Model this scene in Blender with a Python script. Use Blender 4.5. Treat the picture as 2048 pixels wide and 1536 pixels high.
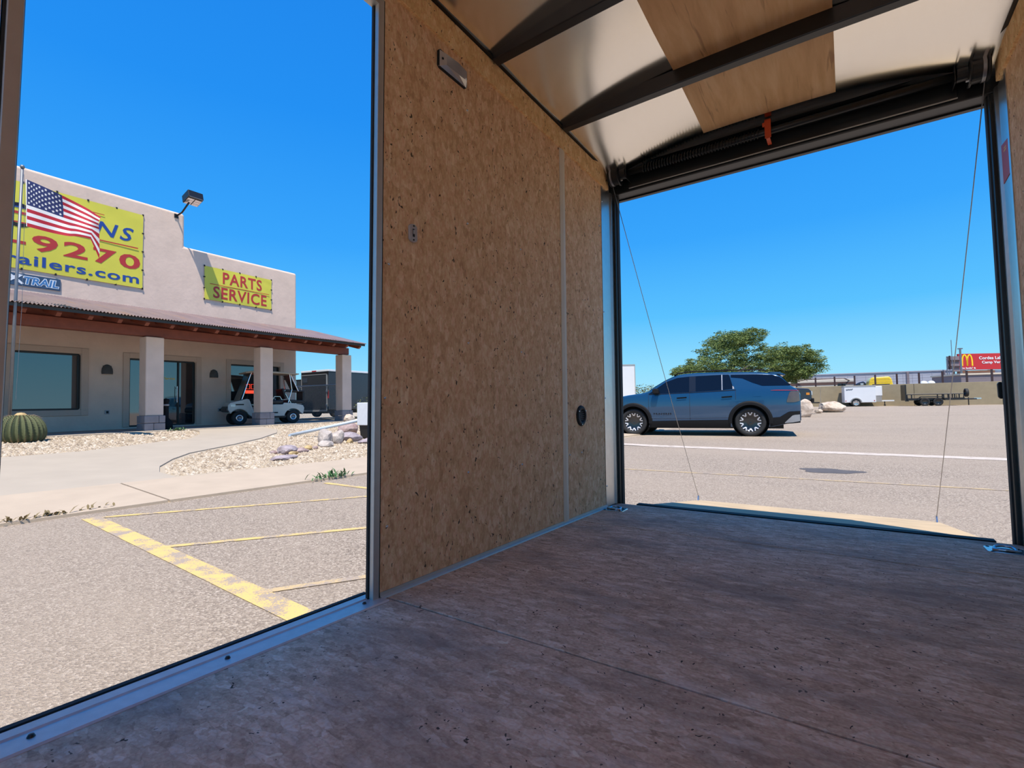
import bpy, bmesh, math, random
import numpy as np
from mathutils import Vector, Matrix
random.seed(7); rng = np.random.default_rng(7)
C = bpy.context.scene.collection
SC = bpy.context.scene
for o in list(bpy.data.objects): bpy.data.objects.remove(o)

# ------------------------------------------------------------------ camera
TILT = 0.0225                      # the cargo trailer stands slightly nose-up
FPX, YAW, PIT, ROL, EYE = 978.228, 0.6008, 0.0586, -0.0065, 0.54
def cam_axes():
    f = Vector((-math.sin(YAW)*math.cos(PIT), math.cos(YAW)*math.cos(PIT), math.sin(PIT)))
    r = Vector((math.cos(YAW), math.sin(YAW), 0)); u = r.cross(f)
    c, s = math.cos(ROL), math.sin(ROL)
    return c*r+s*u, -s*r+c*u, f
T2W = Matrix.Rotation(-TILT, 3, 'X')
r_, u_, f_ = (T2W @ a for a in cam_axes())
cam = bpy.data.cameras.new('camera'); camo = bpy.data.objects.new('camera', cam); C.objects.link(camo)
M = Matrix((r_, u_, -f_)).transposed().to_4x4(); M.translation = T2W @ Vector((0, 0, EYE))
camo.matrix_world = M
cam.sensor_width = 36; cam.lens = FPX/2048*36; cam.clip_start = 0.02; cam.clip_end = 600
SC.camera = camo

# ------------------------------------------------------------------ light
world = bpy.data.worlds.new('sky'); SC.world = world; world.use_nodes = True
nt = world.node_tree; nt.nodes.clear()
tc = nt.nodes.new('ShaderNodeTexCoord'); sx = nt.nodes.new('ShaderNodeSeparateXYZ')
rp = nt.nodes.new('ShaderNodeValToRGB'); bg = nt.nodes.new('ShaderNodeBackground'); wo = nt.nodes.new('ShaderNodeOutputWorld')
nt.links.new(tc.outputs['Generated'], sx.inputs[0]); nt.links.new(sx.outputs['Z'], rp.inputs[0])
nt.links.new(rp.outputs[0], bg.inputs[0]); nt.links.new(bg.outputs[0], wo.inputs[0])
SKY = [(0.0, (.42, .80, 1)), (0.06, (.30, .74, 1)), (0.16, (.105, .54, 1)), (0.30, (.042, .38, .98)), (0.5, (.018, .28, .90)), (1.0, (.008, .16, .70))]
el = rp.color_ramp.elements
while len(el) < len(SKY): el.new(0.5)
for e, (p, c) in zip(el, SKY): e.position = p; e.color = (*c, 1)
bg.inputs[1].default_value = 1.0
sun = bpy.data.lights.new('sun', 'SUN'); suno = bpy.data.objects.new('sun', sun); C.objects.link(suno)
suno.rotation_euler = Vector((-.28, .33, -1)).to_track_quat('-Z', 'Y').to_euler()
sun.energy = 6.4; sun.angle = 0.0093; sun.color = (1, .94, .85)
SC.view_settings.view_transform = 'Standard'; SC.view_settings.look = 'None'
SC.view_settings.exposure = 0.0; SC.view_settings.gamma = 1.0; SC.view_settings.use_curve_mapping = False
SC.cycles.max_bounces = 14; SC.cycles.diffuse_bounces = 8; SC.cycles.transparent_max_bounces = 24
SC.cycles.sample_clamp_indirect = 6.0

# ------------------------------------------------------------------ node helpers
def nmat(name):
    m = bpy.data.materials.new(name); m.use_nodes = True
    nt = m.node_tree; b = nt.nodes['Principled BSDF']
    return m, nt, b
def nd(nt, typ, ins=None, **props):
    n = nt.nodes.new('ShaderNode'+typ)
    for k, v in props.items(): setattr(n, k, v)
    for k, v in (ins or {}).items():
        s = n.inputs[k]
        if isinstance(v, bpy.types.NodeSocket): nt.links.new(v, s)
        else:
            if isinstance(v, (tuple, list)) and len(v) == 3 and s.type == 'RGBA': v = (*v, 1)
            s.default_value = v
    return n
def ramp(nt, fac, stops, interp='LINEAR'):
    n = nt.nodes.new('ShaderNodeValToRGB'); n.color_ramp.interpolation = interp
    e = n.color_ramp.elements
    while len(e) < len(stops): e.new(.5)
    for q, (p, c) in zip(e, stops):
        q.position = p; q.color = (c, c, c, 1) if isinstance(c, (int, float)) else (*c, 1)
    nt.links.new(fac, n.inputs[0]); return n.outputs[0]
def mix(nt, fac, a, b, blend='MIX'):
    n = nt.nodes.new('ShaderNodeMix'); n.data_type = 'RGBA'; n.blend_type = blend
    for s, v in ((n.inputs[0], fac), (n.inputs[6], a), (n.inputs[7], b)):
        if isinstance(v, bpy.types.NodeSocket): nt.links.new(v, s)
        elif isinstance(v, (int, float)): s.default_value = v if s.type == 'VALUE' else (v, v, v, 1)
        else: s.default_value = (*v, 1)
    return n.outputs[2]
def coords(nt, scale=(1, 1, 1), rot=(0, 0, 0), warp=0, wscale=3):
    t = nd(nt, 'TexCoord').outputs['Object']
    v = nd(nt, 'Mapping', {0: t, 2: rot, 3: scale}).outputs[0]
    if warp:
        w = nd(nt, 'TexNoise', {'Vector': v, 'Scale': wscale, 'Detail': 2}).outputs['Color']
        w = nd(nt, 'VectorMath', {0: w, 1: (.5, .5, .5)}, operation='SUBTRACT').outputs[0]
        w = nd(nt, 'VectorMath', {0: w, 'Scale': warp}, operation='SCALE').outputs[0]
        v = nd(nt, 'VectorMath', {0: v, 1: w}, operation='ADD').outputs[0]
    return v
def bump(nt, b, height, strength=.3, dist=.01):
    n = nd(nt, 'Bump', {'Height': height, 'Strength': strength, 'Distance': dist}); nt.links.new(n.outputs[0], b.inputs['Normal'])
def simple(name, col, rough=.6, metal=0, var=.06, vscale=8, spec=.5, coat=0, bmp=0, bscale=60, emit=None, estr=0, alpha=1):
    m, nt, b = nmat(name)
    n = nd(nt, 'TexNoise', {'Vector': coords(nt), 'Scale': vscale, 'Detail': 5}).outputs['Fac']
    c = mix(nt, n, tuple(max(0, x*(1-2*var)) for x in col), tuple(min(1, x*(1+2*var)) for x in col))
    nt.links.new(c, b.inputs['Base Color'])
    b.inputs['Roughness'].default_value = rough; b.inputs['Metallic'].default_value = metal
    b.inputs['Specular IOR Level'].default_value = spec; b.inputs['Coat Weight'].default_value = coat
    if coat: b.inputs['Coat Roughness'].default_value = .04
    if bmp: bump(nt, b, nd(nt, 'TexNoise', {'Vector': coords(nt), 'Scale': bscale, 'Detail': 4}).outputs['Fac'], bmp, .01)
    if emit: b.inputs['Emission Color'].default_value = (*emit, 1); b.inputs['Emission Strength'].default_value = estr
    b.inputs['Alpha'].default_value = alpha
    return m

def osb(name, cols, flake=(36, 36, 22), speck=.06, dirt=None, bstr=.25, rough=.75, rot=(0, 0, 0), even=.30):
    m, nt, b = nmat(name)
    v1 = coords(nt, flake, rot, .6, 1.3); v2 = coords(nt, tuple(f*1.9 for f in flake), (rot[0]+.5, rot[1]+.35, rot[2]+.6), 1.1, 1.6)
    a = nd(nt, 'TexVoronoi', {'Vector': v1, 'Scale': 1.0, 'Randomness': 1}); c = nd(nt, 'TexVoronoi', {'Vector': v2, 'Scale': 1.0, 'Randomness': 1})
    fa = nd(nt, 'SeparateColor', {0: a.outputs['Color']}).outputs[0]; fc = nd(nt, 'SeparateColor', {0: c.outputs['Color']}).outputs[1]
    f = nd(nt, 'Math', {0: fa, 1: fc}, operation='ADD').outputs[0]; f = nd(nt, 'Math', {0: f, 1: .5}, operation='MULTIPLY').outputs[0]
    col = ramp(nt, f, [(.05, cols[0]), (.3, cols[1]), (.62, cols[2]), (.9, cols[3])])
    big = nd(nt, 'TexNoise', {'Vector': coords(nt), 'Scale': 1.7, 'Detail': 4}).outputs['Fac']
    col = mix(nt, even, col, mix(nt, big, cols[1], cols[2]))
    fine = nd(nt, 'TexNoise', {'Vector': coords(nt, (1, 1, .45), rot), 'Scale': 130, 'Detail': 4}).outputs['Fac']
    col = mix(nt, .35, col, ramp(nt, fine, [(.3, .2), (.7, .85)]), 'OVERLAY')
    eg = nd(nt, 'TexVoronoi', {'Vector': v1, 'Scale': 1.0, 'Randomness': 1}, feature='DISTANCE_TO_EDGE').outputs['Distance']
    col = mix(nt, ramp(nt, eg, [(.0, .30), (.07, 0.0)]), col, cols[0])
    # dark knots and chips
    sv = nd(nt, 'TexVoronoi', {'Vector': coords(nt, (1, 1, .55), (rot[0]+.3, rot[1]+.2, rot[2]+.4), .16, 30), 'Scale': 30, 'Randomness': 1})
    sd = nd(nt, 'Math', {0: sv.outputs['Distance'], 1: .17}, operation='LESS_THAN').outputs[0]
    sr = nd(nt, 'SeparateColor', {0: sv.outputs['Color']}).outputs[2]
    sr = nd(nt, 'Math', {0: sr, 1: speck*9}, operation='LESS_THAN').outputs[0]
    sp = nd(nt, 'Math', {0: sd, 1: sr}, operation='MULTIPLY').outputs[0]
    # pale splinters
    lv = nd(nt, 'TexVoronoi', {'Vector': coords(nt, (1, 1, .4), (rot[0]+1.2, rot[1]+.9, rot[2]+.2), .1, 20), 'Scale': 20, 'Randomness': 1})
    ld = nd(nt, 'Math', {0: lv.outputs['Distance'], 1: .15}, operation='LESS_THAN').outputs[0]
    lr = nd(nt, 'Math', {0: nd(nt, 'SeparateColor', {0: lv.outputs['Color']}).outputs[0], 1: .2}, operation='LESS_THAN').outputs[0]
    lp = nd(nt, 'Math', {0: nd(nt, 'Math', {0: ld, 1: lr}, operation='MULTIPLY').outputs[0], 1: .5}, operation='MULTIPLY').outputs[0]
    col = mix(nt, lp, col, tuple(min(1, x*1.25) for x in cols[3]))
    col = mix(nt, nd(nt, 'Math', {0: sp, 1: .9}, operation='MULTIPLY').outputs[0], col, (.025, .017, .012))
    if dirt:
        dn = nd(nt, 'TexNoise', {'Vector': coords(nt, (.6, 1.3, 1)), 'Scale': 3.2, 'Detail': 7, 'Roughness': .68}).outputs['Fac']
        col = mix(nt, ramp(nt, dn, [(.48, 0.0), (.66, .75)]), col, dirt[0])
        sn = nd(nt, 'TexNoise', {'Vector': coords(nt, (1.4, 5, 1), (0, 0, .35)), 'Scale': 3.1, 'Detail': 6, 'Roughness': .62}).outputs['Fac']
        col = mix(nt, ramp(nt, sn, [(.58, 0.0), (.72, .5)]), col, dirt[1])
    nt.links.new(col, b.inputs['Base Color']); b.inputs['Roughness'].default_value = rough; b.inputs['Specular IOR Level'].default_value = .15
    hgt = nd(nt, 'Math', {0: f, 1: fine}, operation='ADD').outputs[0]
    hgt = nd(nt, 'Math', {0: hgt, 1: sp}, operation='SUBTRACT').outputs[0]
    bump(nt, b, hgt, bstr, .002)
    return m

MAT = {}
MAT['osb'] = osb('oriented_strand_board', [(.54, .31, .16), (.68, .41, .22), (.78, .50, .29), (.88, .62, .40)])
MAT['osb_trim'] = osb('strand_board_trim', [(.62, .36, .15), (.74, .45, .20), (.84, .54, .26), (.92, .66, .36)])
MAT['osb_floor'] = osb('strand_board_floor', [(.40, .26, .17), (.60, .41, .28), (.76, .55, .40), (.92, .74, .58)], (22, 48, 30), .035, ((.32, .25, .20), (.82, .70, .62)), .4, .8, even=.30)
def plywood():
    m, nt, b = nmat('plywood')
    g = nd(nt, 'TexNoise', {'Vector': coords(nt, (9, 1.1, 9), warp=.5, wscale=1.2), 'Scale': 2.2, 'Detail': 8, 'Roughness': .6}).outputs['Fac']
    col = ramp(nt, g, [(.25, (.60, .34, .15)), (.5, (.74, .46, .22)), (.75, (.84, .58, .32))])
    w = nd(nt, 'TexNoise', {'Vector': coords(nt, (26, 1.6, 26), warp=1.2, wscale=.8), 'Scale': 1.4, 'Detail': 3}).outputs['Fac']
    col = mix(nt, ramp(nt, w, [(.64, 0.0), (.7, .65)]), col, (.36, .18, .08))
    nt.links.new(col, b.inputs['Base Color']); b.inputs['Roughness'].default_value = .62
    bump(nt, b, g, .12, .003); return m
MAT['ply'] = plywood()
MAT['ramp_wood'] = simple('weathered_ramp_plywood', (.52, .38, .22), .8, var=.14, vscale=5, bmp=.3, bscale=40)
def sheet():
    m, nt, b = nmat('mill_aluminium_sheet')
    w = nd(nt, 'TexNoise', {'Vector': coords(nt, (1, .8, 1)), 'Scale': 1.6, 'Detail': 1.5}).outputs['Fac']
    s = nd(nt, 'TexNoise', {'Vector': coords(nt, (40, 2, 2)), 'Scale': 3, 'Detail': 4}).outputs['Fac']
    nt.links.new(mix(nt, s, (.95, .89, .79), (.98, .94, .86)), b.inputs['Base Color'])
    b.inputs['Metallic'].default_value = 1; b.inputs['Roughness'].default_value = .17
    bump(nt, b, w, .2, .05); return m
MAT['sheet'] = sheet()
MAT['alu'] = simple('brushed_aluminium', (.60, .59, .58), .34, 1, .05, 30)
MAT['alu_jamb'] = simple('dull_aluminium', (.52, .50, .48), .5, .85, .05, 30)
MAT['alu_sill'] = simple('worn_sill_aluminium', (.66, .60, .58), .45, .5, .08, 40)
MAT['alu_soft'] = simple('satin_aluminium', (.50, .48, .45), .55, .7, .05, 30)
MAT['zinc'] = simple('zinc_plated_steel', (.55, .60, .66), .25, 1, .1, 20)
MAT['black_steel'] = simple('black_painted_steel', (.012, .012, .013), .38, 0, .2, 20)
MAT['black_matte'] = simple('matte_black', (.010, .010, .010), .75, 0, .2, 20)
MAT['rubber'] = simple('black_rubber', (.014, .014, .014), .7, 0, .15, 30)
MAT['orange'] = simple('orange_plastic', (.62, .075, .015), .5)
MAT['red_label'] = simple('red_label', (.50, .045, .02), .5)
MAT['white_skin'] = simple('white_painted_skin', (.72, .73, .74), .3, 0, .02, 3)
MAT['grey_strip'] = simple('cream_vinyl_strip', (.70, .60, .46), .6)
MAT['plastic_lens'] = simple('clear_lens_plastic', (.50, .49, .50), .08, .35, .1, 20, spec=.8)
MAT['grey_plastic'] = simple('grey_plastic', (.42, .38, .37), .5)
MAT['cable'] = simple('steel_cable', (.33, .33, .35), .4, .9)
# outdoors
def asphalt():
    m, nt, b = nmat('old_asphalt')
    v = coords(nt)
    a = nd(nt, 'TexVoronoi', {'Vector': v, 'Scale': 95, 'Randomness': 1})
    g = nd(nt, 'SeparateColor', {0: a.outputs['Color']}).outputs[0]
    col = ramp(nt, g, [(.0, (.19, .15, .115)), (.45, (.34, .27, .207)), (.8, (.43, .35, .27)), (1, (.60, .50, .40))])
    f = nd(nt, 'TexNoise', {'Vector': v, 'Scale': 260, 'Detail': 3}).outputs['Fac']
    col = mix(nt, .5, col, ramp(nt, f, [(.3, .22), (.7, .78)]), 'OVERLAY')
    big = nd(nt, 'TexNoise', {'Vector': coords(nt, (.5, 1.4, 1)), 'Scale': .45, 'Detail': 6, 'Roughness': .62}).outputs['Fac']
    col = mix(nt, ramp(nt, big, [(.35, 0.0), (.62, .6)]), col, (.42, .335, .255))
    # spots of gum and tar
    sv = nd(nt, 'TexVoronoi', {'Vector': v, 'Scale': 3.2, 'Randomness': 1})
    sd = nd(nt, 'Math', {0: sv.outputs['Distance'], 1: .06}, operation='LESS_THAN').outputs[0]
    col = mix(nt, nd(nt, 'Math', {0: sd, 1: .5}, operation='MULTIPLY').outputs[0], col, (.10, .09, .08))
    nt.links.new(col, b.inputs['Base Color']); b.inputs['Roughness'].default_value = .9; b.inputs['Specular IOR Level'].default_value = .25
    h = nd(nt, 'Math', {0: a.outputs['Distance'], 1: f}, operation='ADD').outputs[0]
    bump(nt, b, h, .7, .010); return m
MAT['asphalt'] = asphalt()
def paint(name, col, wear=.5):
    m, nt, b = nmat(name); v = coords(nt)
    f = nd(nt, 'TexNoise', {'Vector': v, 'Scale': 90, 'Detail': 3, 'Roughness': .8}).outputs['Fac']
    f2 = nd(nt, 'TexNoise', {'Vector': v, 'Scale': 6, 'Detail': 4}).outputs['Fac']
    k = nd(nt, 'Math', {0: f, 1: f2}, operation='ADD').outputs[0]
    c = mix(nt, ramp(nt, k, [(wear-.06, 1.0), (wear+.12, 0.0)]), col, (.35, .28, .22))
    nt.links.new(c, b.inputs['Base Color']); b.inputs['Roughness'].default_value = .85
    bump(nt, b, f, .4, .006); return m
MAT['yellow_paint'] = paint('worn_yellow_paint', (.66, .46, .16), .97)
MAT['faint_yellow'] = paint('faded_yellow_paint', (.52, .38, .20), 1.02)
MAT['white_paint'] = paint('worn_white_paint', (.56, .48, .40), .84)
MAT['oil'] = simple('oil_stain', (.10, .085, .075), .7, var=.2)
MAT['conc_beige'] = simple('beige_concrete', (.46, .365, .265), .9, var=.06, vscale=3, bmp=.15, bscale=90)
MAT['conc_grey'] = simple('pale_grey_concrete', (.41, .345, .265), .9, var=.05, vscale=2, bmp=.12, bscale=90)
MAT['stucco'] = simple('tan_stucco', (.75, .56, .44), .92, var=.07, vscale=2.2, bmp=.5, bscale=9)
MAT['stucco_trim'] = simple('tan_stucco_trim', (.60, .44, .34), .92, var=.04, vscale=3, bmp=.25, bscale=14)
MAT['stucco_cap'] = simple('cream_cap', (.62, .53, .42), .9, var=.05)  # plain cream colour of the low building's coping
MAT['block'] = simple('grey_split_block', (.27, .245, .25), .9, var=.15, vscale=4, bmp=.5, bscale=40)
def rust_roof():
    m, nt, b = nmat('rusty_corrugated_steel')
    n = nd(nt, 'TexNoise', {'Vector': coords(nt, (.6, 2.2, 1)), 'Scale': 1.3, 'Detail': 6}).outputs['Fac']
    c = ramp(nt, n, [(.3, (.20, .145, .15)), (.55, (.26, .195, .20)), (.75, (.30, .18, .13))])
    nt.links.new(c, b.inputs['Base Color']); b.inputs['Roughness'].default_value = .5; b.inputs['Metallic'].default_value = .3; return m
MAT['rust_roof'] = rust_roof()
MAT['fascia'] = simple('dark_green_fascia', (.035, .037, .034), .6)
MAT['red_wood'] = simple('red_stained_timber', (.20, .052, .028), .6, var=.15, vscale=6)
MAT['dark_frame'] = simple('bronze_window_frame', (.012, .011, .010), .4)
def glass():
    m, nt, b = nmat('dark_window_glass')
    n = nd(nt, 'TexNoise', {'Vector': coords(nt), 'Scale': .9, 'Detail': 2}).outputs['Fac']
    nt.links.new(mix(nt, n, (.008, .010, .012), (.016, .019, .022)), b.inputs['Base Color'])
    b.inputs['Roughness'].default_value = .03; b.inputs['IOR'].default_value = 2.3; return m
MAT['glass'] = glass()
MAT['banner'] = simple('yellow_vinyl_banner', (.72, .64, .065), .45, var=.04, vscale=2, bmp=.5, bscale=1.4)
MAT['banner_red'] = simple('banner_red_ink', (.50, .035, .03), .5, var=.02)
MAT['banner_blue'] = simple('banner_blue_ink', (.018, .065, .30), .5, var=.02)
MAT['sign_blue'] = simple('navy_sign', (.035, .075, .14), .5)
MAT['sign_white'] = simple('white_lettering', (.78, .80, .82), .5, var=.01)
MAT['sign_lightblue'] = simple('blue_lettering', (.05, .19, .42), .5)
MAT['grey_pole'] = simple('galvanised_pole', (.20, .21, .23), .45, .5)
MAT['flag_white'] = simple('flag_white', (.75, .73, .72), .8, var=.02)
MAT['flag_red'] = simple('flag_red', (.42, .012, .03), .8, var=.05)
MAT['flag_blue'] = simple('flag_blue', (.012, .022, .11), .8, var=.05)
MAT['gravel_base'] = simple('gravel_soil', (.42, .345, .25), .95, var=.2, vscale=40, bmp=.6, bscale=45)
def pebble():
    m, nt, b = nmat('pale_gravel')
    r = nd(nt, 'NewGeometry').outputs['Random Per Island']
    c = ramp(nt, r, [(0, (.22, .165, .115)), (.35, (.38, .295, .20)), (.7, (.48, .385, .275)), (1, (.58, .50, .40))])
    nt.links.new(c, b.inputs['Base Color']); b.inputs['Roughness'].default_value = .9; return m
MAT['pebble'] = pebble()
def rock(name, a, c_):
    m, nt, b = nmat(name)
    n = nd(nt, 'TexNoise', {'Vector': coords(nt), 'Scale': 5, 'Detail': 8, 'Roughness': .65}).outputs['Fac']
    nt.links.new(ramp(nt, n, [(.35, a), (.65, c_)]), b.inputs['Base Color']); b.inputs['Roughness'].default_value = .9
    bump(nt, b, n, .6, .05); return m
MAT['rock_red'] = rock('reddish_rock', (.22, .13, .115), (.46, .36, .34))
MAT['rock_tan'] = rock('golden_rock', (.38, .24, .09), (.60, .44, .22))
MAT['rock_white'] = rock('pale_rock', (.30, .255, .22), (.58, .50, .44))
MAT['rock_mauve'] = rock('mauve_rock', (.22, .175, .18), (.44, .37, .38))
MAT['boulder'] = rock('sandstone_boulder', (.42, .32, .24), (.66, .55, .45))
MAT['cactus'] = simple('cactus_flesh', (.10, .115, .05), .8, var=.15, vscale=20)
MAT['spine'] = simple('cactus_spines', (.45, .33, .22), .8)
MAT['weed'] = simple('green_weed', (.075, .16, .055), .8, var=.2)
MAT['dry_weed'] = simple('dry_weed', (.20, .15, .07), .9, var=.2)
MAT['cart_body'] = simple('ivory_cart_body', (.52, .53, .48), .3, coat=.4)
MAT['cart_roof'] = simple('beige_cart_roof', (.48, .40, .30), .5)
MAT['cart_seat'] = simple('black_vinyl', (.012, .012, .013), .45)
MAT['smoked'] = simple('smoked_screen', (.022, .022, .020), .25)
MAT['chrome'] = simple('chrome', (.75, .75, .76), .12, 1)
MAT['white_metal'] = simple('white_painted_steel', (.74, .76, .78), .35)
MAT['blue_white_pipe'] = simple('pale_blue_pipe', (.52, .60, .68), .4)
MAT['charcoal_skin'] = simple('charcoal_trailer_skin', (.020, .020, .021), .5)
MAT['slate_skin'] = simple('slate_trailer_skin', (.030, .038, .050), .3, coat=.3)
MAT['red_lens'] = simple('red_lens', (.42, .02, .02), .25)
MAT['amber_lens'] = simple('amber_lens', (.6, .22, .02), .25)
MAT['neon_red'] = simple('neon_red', (.8, .06, .03), .4, emit=(1, .07, .03), estr=1.2)
MAT['sconce'] = simple('grey_clay_sconce', (.085, .08, .075), .9, var=.15, bmp=.5)
MAT['car_blue'] = simple('steel_blue_paint', (.012, .062, .135), .22, .3, .02, 2, coat=1)
MAT['car_glass'] = simple('tinted_car_glass', (.004, .006, .012), .03, 0, .05, 2, spec=.45)
MAT['car_trim'] = simple('black_car_trim', (.009, .009, .010), .7, spec=.2)
MAT['car_silver'] = simple('silver_skid_plate', (.34, .34, .35), .4, .4)
MAT['tail_lens'] = simple('smoked_tail_lens', (.09, .07, .06), .12, 0, .15, 4, coat=.5)
MAT['rim_silver'] = simple('machined_silver', (.60, .60, .61), .4, .3)
MAT['rim_black'] = simple('gloss_black_rim', (.012, .012, .013), .2, coat=.5)
MAT['retain'] = simple('tan_retaining_wall', (.31, .25, .155), .9, var=.08, vscale=3, bmp=.35, bscale=18)
MAT['brown_post'] = simple('brown_steel_post', (.045, .022, .022), .6)
MAT['shed_grey'] = simple('grey_steel_cladding', (.36, .37, .43), .6, var=.02, vscale=.5)
MAT['mauve_bldg'] = simple('mauve_block_building', (.20, .165, .18), .8)
MAT['cream_rv'] = simple('cream_rv_skin', (.58, .54, .47), .5)
MAT['brown_rv'] = simple('brown_rv_stripe', (.10, .055, .045), .6)
MAT['van_yellow'] = simple('yellow_van_paint', (.78, .52, .015), .35, coat=.5)
MAT['billboard_red'] = simple('billboard_red', (.50, .022, .025), .5, var=.02)
MAT['arch_yellow'] = simple('golden_yellow', (.85, .55, .01), .5, var=.01)
MAT['rust_beam'] = simple('rusty_catwalk', (.21, .10, .06), .8, var=.2)
MAT['hedge'] = simple('dusty_hedge_leaf', (.16, .17, .07), .8, var=.3, vscale=3)
def leafmat():
    m, nt, b = nmat('feathery_leaf')
    r = nd(nt, 'NewGeometry').outputs['Random Per Island']
    c = ramp(nt, r, [(0, (.055, .095, .018)), (.5, (.115, .175, .035)), (1, (.21, .25, .06))])
    nt.links.new(c, b.inputs['Base Color']); b.inputs['Roughness'].default_value = .7
    b.inputs['Transmission Weight'].default_value = 0.0; return m
MAT['leaf'] = leafmat()
MAT['bark'] = simple('grey_green_bark', (.14, .13, .09), .9, var=.15)
MAT['truck'] = simple('dark_navy_truck_paint', (.018, .02, .032), .25, .2, coat=.8)

# ------------------------------------------------------------------ mesh helpers
class MB:
    def __init__(s): s.v = []; s.f = []; s.m = []
    def add(s, vs, fs, m=0):
        k = len(s.v); s.v += [tuple(map(float, p)) for p in vs]
        s.f += [tuple(k+i for i in f) for f in fs]; s.m += [m]*len(fs); return s
    def box(s, x0, x1, y0, y1, z0, z1, m=0):
        if x0 > x1: x0, x1 = x1, x0
        if y0 > y1: y0, y1 = y1, y0
        if z0 > z1: z0, z1 = z1, z0
        return s.add([(x0, y0, z0), (x1, y0, z0), (x1, y1, z0), (x0, y1, z0), (x0, y0, z1), (x1, y0, z1), (x1, y1, z1), (x0, y1, z1)],
                     [(0, 3, 2, 1), (4, 5, 6, 7), (0, 1, 5, 4), (1, 2, 6, 5), (2, 3, 7, 6), (3, 0, 4, 7)], m)
    def prism(s, poly, axis, a, b, m=0):
        ar = sum(poly[i][0]*poly[(i+1) % len(poly)][1]-poly[(i+1) % len(poly)][0]*poly[i][1] for i in range(len(poly)))
        if ar < 0: poly = poly[::-1]
        if a > b: a, b = b, a
        fn = {'x': lambda p, t: (t, p[0], p[1]), 'y': lambda p, t: (p[0], t, p[1]), 'z': lambda p, t: (p[0], p[1], t)}[axis]
        n = len(poly); vs = [fn(p, a) for p in poly]+[fn(p, b) for p in poly]
        top = tuple(range(n, 2*n)); bot = tuple(range(n-1, -1, -1)); sd = [(i, (i+1) % n, n+(i+1) % n, n+i) for i in range(n)]
        fs = [bot, top]+sd
        if axis == 'y': fs = [f[::-1] for f in fs]
        return s.add(vs, fs, m)
    def tube(s, pts, r, seg=8, m=0, closed=False):
        pts = [Vector(p) for p in pts]; n = len(pts); rs = r if isinstance(r, (list, tuple)) else [r]*n
        vs = []; up = None
        for i, p in enumerate(pts):
            a = pts[i-1] if (i > 0 or closed) else p; b = pts[(i+1) % n] if (i < n-1 or closed) else p
            t = (b-a).normalized()
            if up is None: up = Vector((0, 0, 1)) if abs(t.z) < .9 else Vector((1, 0, 0))
            x = t.cross(up)
            if x.length < 1e-6: x = t.cross(Vector((0, 1, 0)))
            x.normalize(); y = x.cross(t).normalized(); up = y
            vs += [p+rs[i]*(math.cos(2*math.pi*k/seg)*x+math.sin(2*math.pi*k/seg)*y) for k in range(seg)]
        fs = []
        for i in range(n if closed else n-1):
            j = (i+1) % n
            fs += [(i*seg+k, i*seg+(k+1) % seg, j*seg+(k+1) % seg, j*seg+k) for k in range(seg)]
        if not closed: fs += [tuple(range(seg-1, -1, -1)), tuple((n-1)*seg+k for k in range(seg))]
        return s.add(vs, fs, m)
    def lathe(s, prof, c=(0, 0, 0), axis='z', seg=24, m=0, a0=0, a1=2*math.pi):
        full = abs(a1-a0-2*math.pi) < 1e-6; k = seg if full else seg+1; vs = []
        for i in range(k):
            t = a0+(a1-a0)*i/seg; cs, sn = math.cos(t), math.sin(t)
            for r, h in prof:
                p = {'z': (r*cs, r*sn, h), 'y': (r*sn, h, r*cs), 'x': (h, r*cs, r*sn)}[axis]
                vs.append((p[0]+c[0], p[1]+c[1], p[2]+c[2]))
        n = len(prof); fs = []
        for i in range(seg):
            j = (i+1) % k
            fs += [(i*n+q, j*n+q, j*n+q+1, i*n+q+1) for q in range(n-1)]
        return s.add(vs, fs, m)
    def grid(s, fn, nu, nv, m=0, flip=False):
        vs = [fn(i/nu, j/nv) for i in range(nu+1) for j in range(nv+1)]
        fs = [(i*(nv+1)+j, (i+1)*(nv+1)+j, (i+1)*(nv+1)+j+1, i*(nv+1)+j+1) for i in range(nu) for j in range(nv)]
        if flip: fs = [f[::-1] for f in fs]
        return s.add(vs, fs, m)
    def mesh(s, name, mats, smooth=False):
        me = bpy.data.meshes.new(name); me.from_pydata(s.v, [], s.f)
        for mm in (mats if isinstance(mats, (list, tuple)) else [mats]): me.materials.append(MAT[mm])
        if any(s.m): me.polygons.foreach_set('material_index', s.m)
        if smooth: me.polygons.foreach_set('use_smooth', [True]*len(me.polygons))
        me.update(); return me
    def build(s, name, mats, parent=None, smooth=False, bevel=0, seg=2, loc=(0, 0, 0), rot=(0, 0, 0), fix=True):
        me = s.mesh(name, mats, smooth)
        if fix:
            bm = bmesh.new(); bm.from_mesh(me); bmesh.ops.recalc_face_normals(bm, faces=bm.faces); bm.to_mesh(me); bm.free()
        return link(name, me, parent, loc, rot, bevel, seg)
def link(name, me, parent=None, loc=(0, 0, 0), rot=(0, 0, 0), bevel=0, seg=2):
    o = bpy.data.objects.new(name, me); C.objects.link(o); o.location = loc; o.rotation_euler = rot
    if parent is not None: o.parent = parent
    if bevel:
        b = o.modifiers.new('bevel', 'BEVEL'); b.width = bevel; b.segments = seg; b.limit_method = 'ANGLE'; b.angle_limit = .6
    return o
def tag(o, label=None, cat=None, group=None, kind=None):
    if label: o['label'] = label
    if cat: o['category'] = cat
    if group: o['group'] = group
    if kind: o['kind'] = kind
    return o
def thing(name, label, cat, loc=(0, 0, 0), rot=(0, 0, 0), group=None, kind=None):
    o = bpy.data.objects.new(name, None); C.objects.link(o); o.location = loc; o.rotation_euler = rot; o.empty_display_size = .1
    return tag(o, label, cat, group, kind)
TR = (-TILT, 0, 0)
def tw(p): return T2W @ Vector(p)
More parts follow.
